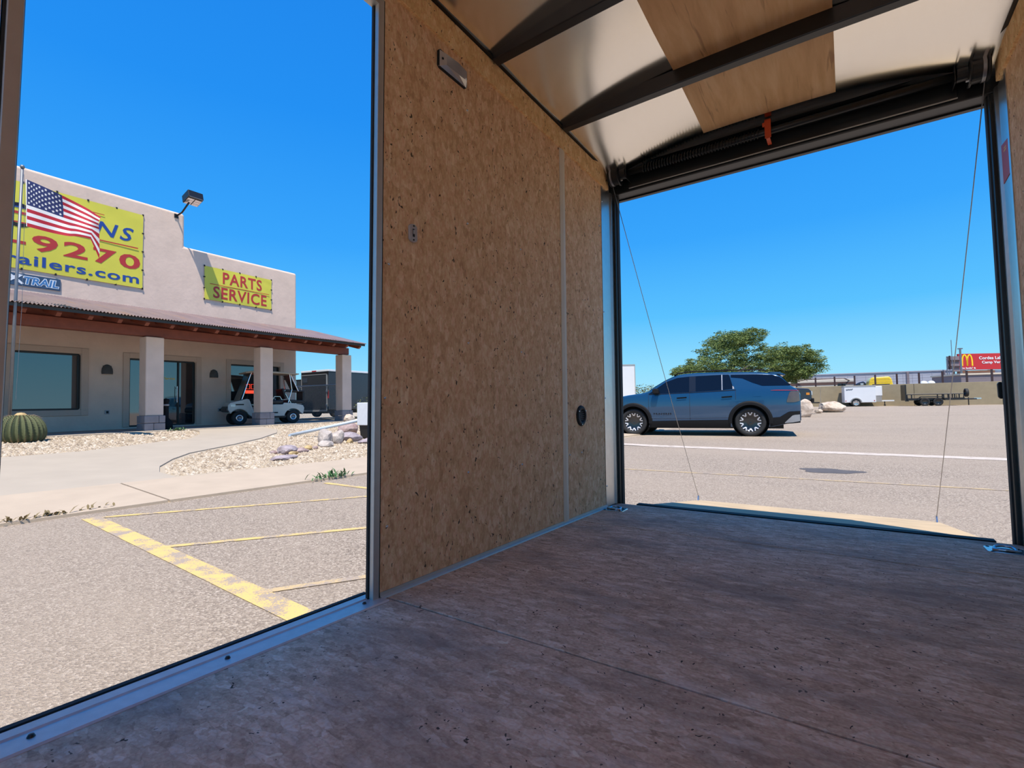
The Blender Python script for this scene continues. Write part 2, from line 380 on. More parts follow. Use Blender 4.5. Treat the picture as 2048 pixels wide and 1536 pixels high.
def copy_tree(o, parent=None):
    c = o.copy(); C.objects.link(c); c.parent = parent
    for ch in o.children: copy_tree(ch, c)
    return c
def baked(o):
    dg = bpy.context.evaluated_depsgraph_get(); me = bpy.data.meshes.new_from_object(o.evaluated_get(dg))
    o.modifiers.clear(); old = o.data; o.data = me; return o
def cut(o, cutters):
    for c in cutters:
        b = o.modifiers.new('cut', 'BOOLEAN'); b.operation = 'DIFFERENCE'; b.object = c; b.solver = 'EXACT'
    bpy.context.view_layer.update(); baked(o)
    for c in cutters: bpy.data.objects.remove(c)
    return o
def text_mesh(txt, box, plane, off, depth=.004, shear=0, bold=0, mat='banner_red', space=1.0):
    """text fitted into box (a0,a1,b0,b1) of a plane: plane(a,b,c) -> local point"""
    cu = bpy.data.curves.new('txt', 'FONT'); cu.body = txt; cu.shear = shear; cu.offset = bold; cu.extrude = depth; cu.space_character = space; cu.resolution_u = 3
    o = bpy.data.objects.new('txt', cu); C.objects.link(o); bpy.context.view_layer.update()
    me = bpy.data.meshes.new_from_object(o.evaluated_get(bpy.context.evaluated_depsgraph_get()))
    bpy.data.objects.remove(o); bpy.data.curves.remove(cu)
    n = len(me.vertices); co = np.empty(n*3); me.vertices.foreach_get('co', co); co = co.reshape(-1, 3)
    mn, mx = co.min(0), co.max(0)
    a = box[0]+(co[:, 0]-mn[0])/(mx[0]-mn[0])*(box[1]-box[0]); b = box[2]+(co[:, 1]-mn[1])/(mx[1]-mn[1])*(box[3]-box[2])
    P = np.array([plane(x, y, off+z) for x, y, z in zip(a, b, co[:, 2]-mn[2])], float)
    me.vertices.foreach_set('co', P.ravel()); me.materials.clear(); me.materials.append(MAT[mat]); me.update()
    return me

# ------------------------------------------------------------------ ground
GZ = -.52
BO = (-16.445, 8.896); BROT = math.radians(3.128)
bn = (math.cos(BROT), math.sin(BROT)); bd = (-math.sin(BROT), math.cos(BROT))
def bw(o, s): return (BO[0]+o*bn[0]+s*bd[0], BO[1]+o*bn[1]+s*bd[1])
def xedge(y): return -6.6+.0964*(max(-6, min(y, 14))-1.15)
def h(x, y):
    xe = xedge(y); xp = -16.05-.055*(y-8.9)
    u = min(1, max(0, (xe-x)/(xe-xp)))
    u *= 1-min(1, max(0, (y-19)/5))
    z = GZ+.47*u
    if y > 16: z += (1-u)*min(1, (y-16)/20)*.37
    return z
def drape(name, poly, mat, dz, thick=0, cuts=3, parent=None):
    bm = bmesh.new(); vs = [bm.verts.new((x, y, 0)) for x, y in poly]; bm.faces.new(vs)
    bmesh.ops.triangulate(bm, faces=bm.faces)
    for _ in range(cuts):
        bmesh.ops.subdivide_edges(bm, edges=[e for e in bm.edges if e.calc_length() > .9], cuts=1)
        bmesh.ops.triangulate(bm, faces=[f for f in bm.faces if len(f.verts) > 3])
    for v in bm.verts: v.co.z = h(v.co.x, v.co.y)+dz
    if thick:
        r = bmesh.ops.extrude_face_region(bm, geom=bm.faces[:])
        for e in r['geom']:
            if isinstance(e, bmesh.types.BMVert): e.co.z -= thick
    bmesh.ops.recalc_face_normals(bm, faces=bm.faces)
    if not thick:
        for f in bm.faces:
            if f.normal.z < 0: f.normal_flip()
    me = bpy.data.meshes.new(name); bm.to_mesh(me); bm.free(); me.materials.append(MAT[mat])
    return link(name, me, parent)
def strip_grid(name, mat, xs_of, ys, n):
    mb = MB(); vs = []; 
    for y in ys:
        a, b = xs_of(y)
        for i in range(n+1):
            t = (i/n)
            x = a+(b-a)*t; vs.append((x, y, h(x, y)))
    fs = [(j*(n+1)+i, j*(n+1)+i+1, (j+1)*(n+1)+i+1, (j+1)*(n+1)+i) for j in range(len(ys)-1) for i in range(n)]
    mb.add(vs, fs); return mb.build(name, mat, fix=False)
ys = [-30, -12, -6, -3]+[-2+.5*i for i in range(54)]+[26, 28, 30, 32, 34, 36, 40, 60, 100, 260]
o = strip_grid('asphalt_lot', 'asphalt', lambda y: (xedge(y), 140), ys, 24); tag(o, 'pale weathered asphalt of the parking lot', 'asphalt', kind='structure')
o = strip_grid('desert_ground', 'gravel_base', lambda y: (-120, xedge(y)), ys, 40); tag(o, 'sandy gravel ground around the store', 'ground', kind='structure')
def xb(y): return -8.12+.115*(y-1.4)     # beige/grey concrete joint
ysw = [-8, 2.45, 8.9, 15]
side = thing('sidewalk', 'beige concrete sidewalk along the edge of the asphalt', 'sidewalk', kind='structure')
for a, b in zip(ysw[:-1], ysw[1:]):
    g = .012
    drape('concrete_slab', [(xedge(a+g)-.0, a+g), (xedge(b-g), b-g), (xb(b-g), b-g), (xb(a+g), a+g)], 'conc_beige', .03, .1, parent=side)
walk = thing('walkway', 'pale grey concrete walkway curving up to the store porch', 'walkway', kind='structure')
WK = [(xb(-8)-.01, -8), (xb(3.1)-.01, 3.1), (-8.6, 3.12), (-9.18, 3.33), (-9.9, 3.79), (-10.53, 4.32), (-11.38, 5.56), (-12.2, 6.6), (-13.36, 7.7), (-14.3, 8.25), (-15.6, 8.5),
      (-15.75, 6.5), (-15.28, 6.5), (-14.18, 6.05), (-13.18, 5.41), (-12.98, 4.8), (-12.51, 3.9), (-12.1, 3.05), (-12.05, 2.1), (-12.3, .5), (-12.8, -2), (-13.2, -8)]
drape('concrete_slab', WK, 'conc_grey', .022, .1, 4, parent=walk)
# painted lines
def line(name, label, a, b, w, mat, grp=None, dz=.004):
    ax, ay = a; bx, by = b; L = math.hypot(bx-ax, by-ay); nx, ny = -(by-ay)/L*w/2, (bx-ax)/L*w/2
    o = drape(name, [(ax+nx, ay+ny), (bx+nx, by+ny), (bx-nx, by-ny), (ax-nx, ay-ny)], mat, dz, 0, 3)
    return tag(o, label, 'road marking', grp)
line('painted_stripe', 'wide worn yellow stripe running from the sidewalk toward the trailer', (-6.28, 1.69), (-2.1, 1.47), .145, 'yellow_paint', 'yellow bay markings')
line('painted_stripe', 'long thin yellow diagonal stripe starting at the wide stripe\'s sidewalk end', (-6.2, 1.75), (-4.2, 4.5), .075, 'yellow_paint', 'yellow bay markings', .0045)
line('painted_stripe', 'middle thin yellow diagonal stripe joining the wide stripe', (-4.44, 1.6), (-2.7, 3.9), .07, 'yellow_paint', 'yellow bay markings', .0045)
line('painted_stripe', 'faint thin yellow diagonal stripe nearest the trailer sill', (-2.85, 1.52), (-1.9, 2.95), .065, 'faint_yellow', 'yellow bay markings', .0045)
line('painted_stripe', 'short yellow stripe beside the sidewalk weed', (-6.06, 4.2), (-4.6, 4.2), .08, 'yellow_paint', 'yellow bay markings', .0045)
line('painted_stripe', 'long white stripe across the lot in front of the blue car', (-9, 11.75), (12, 10.55), .42, 'white_paint')
line('painted_stripe', 'very faint yellow stripe beyond the ramp end', (-3.2, 7.36), (3.0, 7.62), .07, 'faint_yellow')
def blob(name, label, c, rx, ry, mat):
    P = []
    for i in range(28):
        t = i/28*2*math.pi; k = 1+.12*math.sin(3*t+1)+.1*math.sin(5*t); P.append((c[0]+rx*k*math.cos(t), c[1]+ry*k*math.sin(t)))
    return tag(drape(name, P, mat, .003, 0, 2), label, 'stain')
blob('oil_stain', 'dark oval oil stain on asphalt beyond the ramp', (-.25, 8.45), .38, .26, 'oil')

# ------------------------------------------------------------------ cargo trailer interior (frame T)
XL, XR, YR, YF, CZ = -1.15, .56, 2.81, -.95, 2.045
def tt(name, mats, mb, parent=None, **k):
    if parent is None: k['rot'] = TR
    return mb.build(name, mats, parent, **k)
wl = tag(tt('wall_left', 'white_skin', MB().box(XL-.026, XL-.013, .985, YR, -.05, CZ+.02).box(XL-.026, XL-.013, YF, .165, -.05, CZ+.02).box(XL-.026, XL-.013, .165, .985, 1.83, CZ+.02)), 'left trailer wall of tan strand board beside the open side door', 'wall', kind='structure')
for y0, y1 in ((.985, 2.128), (2.142, 2.615)): tt('osb_panel', 'osb', MB().box(XL-.012, XL, y0, y1, .012, 1.91), wl, bevel=.001)
tt('osb_panel', 'osb', MB().box(XL-.012, XL, YF+.01, .163, .012, 1.91), wl)
tt('osb_panel', 'osb', MB().box(XL-.012, XL, .165, .983, 1.84, 1.91), wl)
tt('seam_strip', 'grey_strip', MB().prism([(XL-.004, 2.108), (XL+.004, 2.111), (XL+.007, 2.135), (XL+.004, 2.159), (XL-.004, 2.162)], 'z', .012, 1.89), wl)
for y, z in ((1.393, .799), (.999, .587), (1.392, .324), (2.182, .328), (2.315, .331), (1.011, .203), (2.58, .495), (1.389, 1.689), (1.39, 1.25), (2.58, 1.2), (2.58, 1.62), (1.01, 1.0), (1.75, .8), (1.75, .32), (1.75, 1.25)):
    tt('screw', 'zinc', MB().lathe([(0, .003), (.003, .0025), (.0045, .0005), (.0045, -.001)], (XL, y, z), 'x', 10), wl, smooth=True)
wr = tag(tt('wall_right', 'white_skin', MB().box(XR+.013, XR+.026, YF, YR, -.05, CZ+.02)), 'right trailer wall of tan strand board', 'wall', kind='structure')
for y0, y1 in ((YF+.01, 1.4), (1.412, 2.615)): tt('osb_panel', 'osb', MB().box(XR, XR+.012, y0, y1, .012, 1.91), wr)
t1 = tag(tt('trim_1', 'osb_trim', MB().box(XL-.01, XL+.012, YF, 2.70, 1.872, 1.972), bevel=.002), 'strand board strip along the top of the left wall', 'trim', kind='structure')
t2 = tag(tt('trim_2', 'osb_trim', MB().box(XR-.012, XR+.01, YF, 2.70, 1.872, 1.972), bevel=.002), 'strand board strip along the top of the right wall', 'trim', kind='structure')
# top rails (black steel tube above the trims)
t3 = tag(tt('trim_3', 'black_steel', MB().box(XL-.02, XL+.025, YF, YR, 1.974, 2.03)), 'black steel top rail above the left wall', 'trim', kind='structure')
t4 = tag(tt('trim_4', 'black_steel', MB().box(XR-.025, XR+.02, YF, YR, 1.974, 2.03)), 'black steel top rail above the right wall', 'trim', kind='structure')
fl = tag(tt('floor', 'black_matte', MB().box(XL-.05, XR+.05, YF, YR+.05, -.06, -.019)), 'dirty strand board floor of the cargo trailer', 'floor', kind='structure')
for y0, y1 in ((YF, 1.001), (1.0085, 2.2215), (2.2295, YR-.03)): tt('floor_panel', 'osb_floor', MB().box(XL, XR, y0, y1, -.018, 0), fl, bevel=.0015, seg=1)
bl = tag(tt('baseboard_left', 'alu_soft', MB().prism([(XL, 0), (XL+.012, 0), (XL+.010, .004), (XL+.004, .008), (XL+.003, .017), (XL, .017)], 'y', .985, 2.615)), 'thin metal strip between left wall and floor', 'baseboard', kind='structure')
br = tag(tt('baseboard_right', 'alu_soft', MB().prism([(XR, 0), (XR-.012, 0), (XR-.010, .004), (XR-.004, .008), (XR-.003, .017), (XR, .017)], 'y', YF, 2.615)), 'thin metal strip between right wall and floor', 'baseboard', kind='structure')
# ceiling: slightly arched, rolled down at the rear
def zroof(x): return CZ-.012*((x-(XL+XR)/2)/.85)**2
def roof_fn(u, v):
    x = XL-.06+(XR-XL+.12)*u; y = YF-.05+(YR+.12-YF)*v
    z = zroof(x)
    e = max(0, (abs(x-(XL+XR)/2)-.15)/.70); z -= .052*min(1.2, e)**2
    z -= .006*math.sin(math.pi*(y-.94)/.598)**2
    d = (y-2.42)/.36
    if d > 0: z -= .055*min(1, d)**2
    return (x, y, z)
ce = tag(tt('ceiling', 'sheet', MB().grid(roof_fn, 24, 60), smooth=True), 'bare shiny aluminium roof sheet of the trailer', 'ceiling', kind='structure')
tt('outer_roof', 'white_skin', MB().box(XL-.06, XR+.06, YF-.05, YR+.07, CZ+.006, CZ+.03), ce)
for y in (-.27, .33, .94, 1.54, 2.125):
    def bow(u, y=y): x = XL+.02+(XR-XL-.04)*u; return x, zroof(x)
    P = [bow(i/12) for i in range(13)]
    mb = MB(); vs = []
    for x, z in P: vs += [(x, y-.019, z-.005), (x, y-.022, z-.076), (x, y+.022, z-.076), (x, y+.019, z-.005)]
    fs = [(i*4+k, i*4+(k+1) % 4, i*4+4+(k+1) % 4, i*4+4+k) for i in range(12) for k in range(4)]+[(0, 1, 2, 3), (48, 51, 50, 49)]
    tt('roof_bow', 'black_steel', mb.add(vs, fs), ce, bevel=.004)
tt('plywood_panel', 'ply', MB().grid(lambda u, v: (-.575+.585*u, -.6+3.25*v, min(roof_fn((-.575+.585*u-XL+.06)/(XR-XL+.12), (-.6+3.25*v-YF+.05)/(YR+.12-YF))[2], 3)-.006), 4, 40, flip=True), ce)
# side door frame
d1 = thing('door_1', 'aluminium frame of the open side doorway', 'door frame', kind='structure', rot=TR)
for s, y in ((1, .985), (-1, .165)):
    tt('jamb', 'alu_jamb', MB().box(XL-.014, XL+.004, y-s*.004, y-s*.026, 0, 1.83), d1, bevel=.002)
    tt('gasket', 'rubber', MB().box(XL-.026, XL-.014, y-s*.004, y-s*.030, 0, 1.83), d1, bevel=.003)
    tt('gasket', 'rubber', MB().box(XL-.012, XL+.002, y-s*.004, y+s*.0, 0, 1.83), d1)
tt('lintel', 'alu_jamb', MB().box(XL-.026, XL+.004, .19, .96, 1.805, 1.83), d1)
sl = tt('sill', 'alu_sill', MB().prism([(XL-.062, -.03), (XL-.062, .0), (XL-.05, .0), (XL-.048, .006), (XL-.02, .007), (XL-.016, .004), (XL+.034, .004), (XL+.038, .001), (XL+.038, -.004), (XL-.02, -.03)], 'y', .16, .99), d1)
tt('sill_seal', 'rubber', MB().box(XL-.075, XL-.062, .16, .99, -.03, .004), d1)
for y in (.245, .56, .93): tt('screw', 'black_steel', MB().lathe([(0, .0045), (.004, .004), (.006, 0)], (XL+.002, y, .0045), 'z', 10), d1, smooth=True)
# rear corner posts
for s, x, nm in ((1, XL, 'left'), (-1, XR, 'right')):
    p = thing('corner_post', nm+' rear corner post of aluminium channel and black steel', 'post', kind='structure', rot=TR)
    tt('channel', 'alu', MB().prism([(x-s*.02, 2.612), (x+s*.003, 2.612), (x+s*.004, 2.630), (x-s*.0005, 2.636), (x+s*.0, 2.735), (x+s*.008, 2.748), (x+s*.008, 2.770), (x-s*.02, 2.770)], 'z', .004, 1.875), p)
    tt('steel_tube', 'black_steel', MB().box(x-s*.06, x+s*.022, 2.771, 2.85, -.08, 1.95), p, bevel=.006)
    tt('seal', 'rubber', MB().prism([(x+s*.022, 2.79), (x+s*.027, 2.795), (x+s*.029, 2.81), (x+s*.027, 2.83), (x+s*.022, 2.835)], 'z', -.02, 1.86), p)
    for z in (.12, .62, 1.12, 1.78): tt('screw', 'zinc', MB().lathe([(0, .004), (.004, .003), (.006, 0)], (x+s*.002, 2.622, z), 'x', 8), p, smooth=True)
    if s < 0:
        tt('latch_keeper', 'black_steel', MB().prism([(.530, .585), (.524, .592), (.523, .648), (.529, .656), (.536, .656), (.54, .65), (.54, .59), (.538, .585)], 'y', 2.852, 2.866), p, bevel=.003)
# header
hd = thing('door_header', 'black steel header above the open rear ramp door', 'header', kind='structure', rot=TR)
tt('beam', 'black_steel', MB().box(XL-.05, XR+.05, 2.765, 2.85, 1.862, 2.0), hd, bevel=.005)
tt('face_plate', 'black_steel', MB().box(-1.03, .44, 2.755, 2.764, 1.875, 1.985), hd, bevel=.002)
tt('plate_lip', 'alu_soft', MB().box(-1.03, .44, 2.752, 2.757, 1.874, 1.878), hd)
tt('upper_rail', 'black_steel', MB().box(XL, XR, 2.70, 2.76, 1.985, 2.03), hd)
tt('outer_lip', 'black_steel', MB().box(XL-.03, XR+.03, 2.85, 2.875, 1.855, 1.875), hd)
# torsion spring gear
sg = thing('spring_shaft', 'black torsion spring shaft with cable drums under the rear header', 'spring shaft', tw((-.295, 2.70, 1.945)), TR)
q = (-.295, 2.70, 1.945)
L_ = lambda x: x-q[0]
tt('shaft', 'black_steel', MB().tube([(L_(XL+.03), 0, 0), (L_(XR-.03), 0, 0)], .017, 14), sg, smooth=True)
coil = [(L_(-.93)+.62*t/400*1.0, .0215*math.sin(t*.62), .0215*math.cos(t*.62)) for t in range(0, 401)]
tt('spring', 'black_steel', MB().tube(coil, .0032, 5), sg, smooth=True)
tt('rail_tube', 'black_steel', MB().box(L_(-1.0), L_(.43), .028, .05, .0, .03), sg)
for x, s in ((-1.095, 1), (.50, -1)):
    prof = [(.012, -.035), (.058, -.035), (.061, -.032), (.061, -.027), (.052, -.025), (.052, .020), (.056, .022), (.056, .028), (.05, .032), (.012, .034)]
    tt('cable_drum', 'black_steel', MB().lathe([(r, -s*hh) for r, hh in prof], (L_(x), 0, 0), 'x', 28), sg, smooth=False)
    tt('wound_cable', 'cable', MB().tube([(L_(x)+s*(-.018+.0022*k/12), .0535*math.sin(k*math.pi/6), .0535*math.cos(k*math.pi/6)) for k in range(60)], .0022, 5), sg, smooth=True)
    tt('bearing_plate', 'black_steel', MB().box(L_(x)+s*.075, L_(x)+s*.079, -.03, .06, -.04, .035), sg, bevel=.002)
    tt('set_screw', 'zinc', MB().lathe([(0, .012), (.005, .012), (.005, 0)], (L_(x)+s*.045, -.02, -.045), 'x', 8), sg)
    tt('hub', 'black_steel', MB().lathe([(.017, -.02), (.03, -.02), (.03, .02), (.017, .02)], (L_(x)+s*.05, 0, 0), 'x', 16), sg)
og = tt('winding_cone_bracket', 'orange', MB().box(L_(-.29), L_(-.262), -.03, -.022, -.045, .05).box(L_(-.29), L_(-.262), -.03, .02, .042, .05).box(L_(-.285), L_(-.267), -.03, .045, -.05, -.043).box(L_(-.30), L_(-.285), -.032, -.02, .015, .035), sg, bevel=.002)
og['label'] = 'orange plastic bracket'
# ramp door
SLP = .137
def rz(y): return -.012-(y-2.84)*SLP
rd = thing('ramp_door', 'lowered plywood ramp door sloping to the asphalt behind the trailer', 'ramp door', tw((-.285, 2.84, -.012)), TR)
def R_(p): return (p[0]+.285, p[1]-2.84, p[2]+.012)
def slab(poly, t):
    mb = MB(); n = len(poly); top = [R_((x, y, rz(y))) for x, y in poly]; bot = [R_((x, y, rz(y)-t)) for x, y in poly]
    return mb.add(top+bot, [tuple(range(n)), tuple(range(2*n-1, n-1, -1))]+[(i, n+i, n+(i+1) % n, (i+1) % n) for i in range(n)])
slab([(-1.045, 2.892), (.482, 2.892), (.505, 4.64), (-1.14, 4.64)], .03).build('deck', 'ramp_wood', rd, bevel=.002)
MB().prism([(-.045, -.04), (-.045, .0145), (.004, .0145), (.03, -.004), (.05, -.012), (.05, -.04)], 'x', -.755, .765).build('hinge', 'black_matte', rd)
fp = MB(); P = [(-1.12, 4.65), (.485, 4.65), (.30, 5.05), (-.93, 5.05)]
fp.add([R_((x, y, rz(4.64)-(y-4.64)*.42)) for x, y in P]+[R_((x, y, rz(4.64)-.02-(y-4.64)*.42)) for x, y in P], [(0, 1, 2, 3), (7, 6, 5, 4), (0, 4, 5, 1), (1, 5, 6, 2), (2, 6, 7, 3), (3, 7, 4, 0)])
fp.build('flap', 'ramp_wood', rd, bevel=.002)
for x in (-1.125, .485):
    MB().prism([(-.02, 0), (.03, 0), (.022, .035), (-.004, .045)], 'x', -.004, .004).build('cable_bracket', 'zinc', rd, loc=R_((x, 4.56, rz(4.56))))
for x, xe, a, sd in ((-1.112, -1.125, (-1.112, 2.70, 1.90), 'left'), (.517, .485, (.517, 2.70, 1.90), 'right')):
    b = (xe, 4.565, rz(4.565)+.03)
    mid = [(a[0]+(b[0]-a[0])*t, a[1]+(b[1]-a[1])*t, a[2]+(b[2]-a[2])*t-.02*math.sin(math.pi*t)) for t in [i/10 for i in range(11)]]
    tag(MB().tube(mid, .0021, 6).build('lift_cable', 'cable', smooth=True, rot=TR), f'thin steel cable from the {sd} drum down to the ramp end', 'cable', 'ramp lift cables')
# things fixed inside
dl = thing('dome_light', 'clear rectangular dome light high on the left wall', 'light', tw((XL, 1.30, 1.795)), TR)
MB().prism([(-.078, -.026), (-.07, -.034), (.07, -.034), (.078, -.026), (.078, .026), (.07, .034), (-.07, .034), (-.078, .026)], 'x', 0, .008).build('base', 'black_matte', dl)
MB().add([(.006, -.076, -.031), (.006, .076, -.031), (.006, .076, .031), (.006, -.076, .031), (.022, -.05, -.02), (.026, .012, -.022), (.024, .058, -.018), (.024, .058, .018), (.026, .012, .022), (.022, -.05, .02)],
         [(3, 2, 1, 0), (0, 1, 6, 5, 4), (2, 3, 9, 8, 7), (0, 4, 9, 3), (1, 2, 7, 6), (4, 5, 8, 9), (5, 6, 7, 8)]).build('lens', 'plastic_lens', dl)
for y in (-.062, .066): MB().lathe([(0, .004), (.004, .003), (.005, 0)], (.013, y, 0), 'x', 8).build('screw', 'black_matte', dl)
sw = thing('switch_plate', 'small grey oval switch plate on the left wall', 'switch', tw((XL, 1.106, 1.125)), TR)
ov = [(.017*math.cos(t)*(1-.15*math.sin(t)**2), .012*math.sin(t)+(.018 if math.sin(t) > 0 else -.018)) for t in [i*2*math.pi/24 for i in range(24)]]
MB().prism(ov, 'x', 0, .009).build('plate', 'grey_plastic', sw, bevel=.002)
MB().box(.009, .0095, -.0045, .0045, -.013, .013).build('slot', 'black_matte', sw)
MB().box(.009, .014, -.003, .003, -.004, .009).build('toggle', 'grey_plastic', sw, bevel=.001)
for z in (-.023, .023): MB().lathe([(0, .0105), (.0028, .0105), (.003, .008)], (0, 0, z), 'x', 8).build('screw', 'black_matte', sw)
vt = thing('wall_vent', 'black round plastic vent low on the left wall', 'vent', tw((XL, 2.312, .522)), TR)
MB().lathe([(0, .003), (.032, .003), (.034, .010), (.044, .011), (.052, .006), (.054, 0)], (0, 0, 0), 'x', 32).build('flange', 'rubber', vt, smooth=True)
for k in range(5): MB().box(.002, .007, -.028+.004*abs(k-2), .028-.004*abs(k-2), -.022+k*.011-.002, -.022+k*.011+.002).build('louvre', 'black_matte', vt)
for a in (.6, 2.6, 4.6): MB().lathe([(0, .013), (.003, .0125), (.0035, .01)], (0, .045*math.cos(a), .045*math.sin(a)), 'x', 8).build('screw', 'zinc', vt)
for x, y, sd in ((-1.085, 2.59, 'left'), (.475, 2.63, 'right')):
    td = thing('tie_down', f'zinc recessed D-ring tie-down plate in the {sd} rear floor corner', 'tie-down', tw((x, y, 0)), TR, 'floor tie-downs')
    pl = MB(); PO = [(-.056, -.04), (-.042, -.056), (.042, -.056), (.056, -.04), (.056, .04), (.042, .056), (-.042, .056), (-.056, .04)]
    pl.lathe([(.034, .001), (.037, .0035), (.05, .0035)], (0, 0, 0), 'z', 24)
    pl.add([(a, b, .0035) for a, b in PO]+[(.049*math.cos(t), .049*math.sin(t), .0035) for t in [i*math.pi/12 for i in range(24)]]+[(a*1.02, b*1.02, 0) for a, b in PO], [])
    base = len(pl.v)-40
    k8 = [base+i for i in range(8)]; k24 = [base+8+i for i in range(24)]; kb = [base+32+i for i in range(8)]
    angs = [math.atan2(b, a) % (2*math.pi) for a, b in PO]
    order = sorted(range(8), key=lambda i: angs[i])
    for n_, i in enumerate(order):
        j = order[(n_+1) % 8]; a0, a1 = angs[i], angs[j]
        if a1 < a0: a1 += 2*math.pi
        inner = [t for t in range(-2, 50) if a0-1e-6 <= t*math.pi/12 <= a1+1e-6]
        lo, hi = math.floor(a0/(math.pi/12)), math.floor(a1/(math.pi/12))
        ring = [k24[t % 24] for t in range(lo, hi+1)]
        pl.f.append(tuple([k8[i], k8[j]]+ring[::-1])); pl.m.append(0)
        pl.f.append((k8[i], k8[j], kb[j], kb[i])); pl.m.append(0)
    pl.build('plate', 'zinc', td)
    MB().lathe([(0, -.004), (.034, -.002), (.035, .001)], (0, 0, .003), 'z', 24).build('cup', 'black_steel', td)
    ring = [(.030*math.cos(t), .026*math.sin(t)+.004, .009+.004*math.sin(t)) for t in [-.5+i*(math.pi+1)/14 for i in range(15)]]
    MB().tube([(.034, -.02, .006)]+ring+[(-.034, -.02, .006)], .0048, 8).build('d_ring', 'zinc', td, smooth=True)
    MB().tube([(-.04, -.02, .0065), (.04, -.02, .0065)], .006, 8).build('pivot', 'zinc', td, smooth=True)
    for a, b in ((-.043, -.043), (.043, -.043), (.043, .043), (-.043, .043)): MB().lathe([(0, .006), (.005, .005), (.006, .0035)], (a, b, 0), 'z', 8).build('bolt', 'black_steel', td)
st = thing('warning_sticker', 'red warning sticker on the right rear aluminium channel', 'sticker', tw((XR-.0005, 2.690, 1.54)), TR)
MB().prism([(-.052, -.075), (.044, -.085), (.044, .075), (-.052, .065)], 'x', -.0015, 0).build('backing', 'red_label', st)
MB().box(-.0018, -.0014, -.024, .012, .035, .04).box(-.0018, -.0014, -.024, .006, .046, .05).build('print', 'arch_yellow', st)

# ------------------------------------------------------------------ store building (frame: x = out from column fronts, y = along facade, z)
BL = (BO[0], BO[1], 0); BR = (0, 0, BROT)
def bt(name, label, cat, loc, group=None):      # a thing placed in building coordinates
    x, y = bw(loc[0], loc[1]); return thing(name, label, cat, (x, y, loc[2]), BR, group)
WO = -2.6                                        # facade plane
def fac(a, b, c): return (c, a, b)               # facade plane map: along, up, out
st_ = thing('store_building', 'tan stucco store with stepped parapet and porch', 'building', BL, BR)
wall = MB().prism([(-14, -.3), (3.2, -.3), (3.2, 6.27), (-1.19, 6.27), (-1.19, 7.42), (-14, 7.42)], 'x', WO-9, WO).build('wall', 'stucco', st_)
OPEN = dict(w1=(-5.5, -3.99, .60, 2.27), d=(-2.78, -.79, .03, 2.23), w2=(.42, 2.42, .60, 2.23), w0=(-9.5, -7.2, .6, 2.27))
cs = []
for k, (s0, s1, z0, z1) in OPEN.items():
    c = MB().box(WO-.25, WO+.1, s0, s1, z0, z1).build('cutter', 'stucco'); c.location = BL; c.rotation_euler = BR; cs.append(c)
bpy.context.view_layer.update(); cut(wall, cs)
bv = wall.modifiers.new('bevel', 'BEVEL'); bv.width = .09; bv.segments = 4; bv.limit_method = 'ANGLE'; bv.angle_limit = 1.0
MB().box(WO-9, .55, -14, 3.9, -.3, -.025).build('porch_slab', 'conc_grey', st_)
def surround(s0, s1, z0, z1, w=.17, door=False):
    mb = MB(); mb.box(WO, WO+.035, s0-w, s0, z0-(0 if door else w), z1+w).box(WO, WO+.035, s1, s1+w, z0-(0 if door else w), z1+w).box(WO, WO+.035, s0, s1, z1, z1+w)
    if not door: mb.box(WO, WO+.035, s0, s1, z0-w, z0)
    mb.build('surround', 'stucco_trim', st_, bevel=.008)
def win(name, s0, s1, z0, z1, mull=()):
    f = MB(); t = .05; a, b = WO-.14, WO-.07
    f.box(a, b, s0, s0+t, z0, z1).box(a, b, s1-t, s1, z0, z1).box(a, b, s0+t, s1-t, z1-t, z1).box(a, b, s0+t, s1-t, z0, z0+t)
    for m in mull: f.box(a, b, m-.025, m+.025, z0+t, z1-t)
    w = f.build(name, 'dark_frame', st_)
    ed = [s0+t]+list(mull)+[s1-t]
    for p, q in zip(ed[:-1], ed[1:]): MB().box(WO-.125, WO-.105, p, q, z0+t, z1-t).build('pane', 'glass', w)
    return w
surround(*OPEN['w1']); win('window', *OPEN['w1']); surround(*OPEN['w2']); win('window', *OPEN['w2'], mull=(1.55,)); surround(*OPEN['w0']); win('window', *OPEN['w0'])
surround(*OPEN['d'], door=True)
s0, s1, z0, z1 = OPEN['d']
dr = win('door', s0, s1, z0, z1, mull=(-2.2, -1.32))
MB().tube([(WO-.02, -1.38, .8), (WO-.02, -1.38, 1.35)], .014, 8).box(WO-.07, WO-.01, -1.39, -1.37, .85, .88).box(WO-.07, WO-.01, -1.39, -1.37, 1.28, 1.31).build('door_handle', 'chrome', dr)
link('door_lettering', text_mesh('Parts & Service', (-2.1, -1.42, 1.58, 1.67), fac, WO-.104, .001, bold=.01, mat='arch_yellow'), dr)
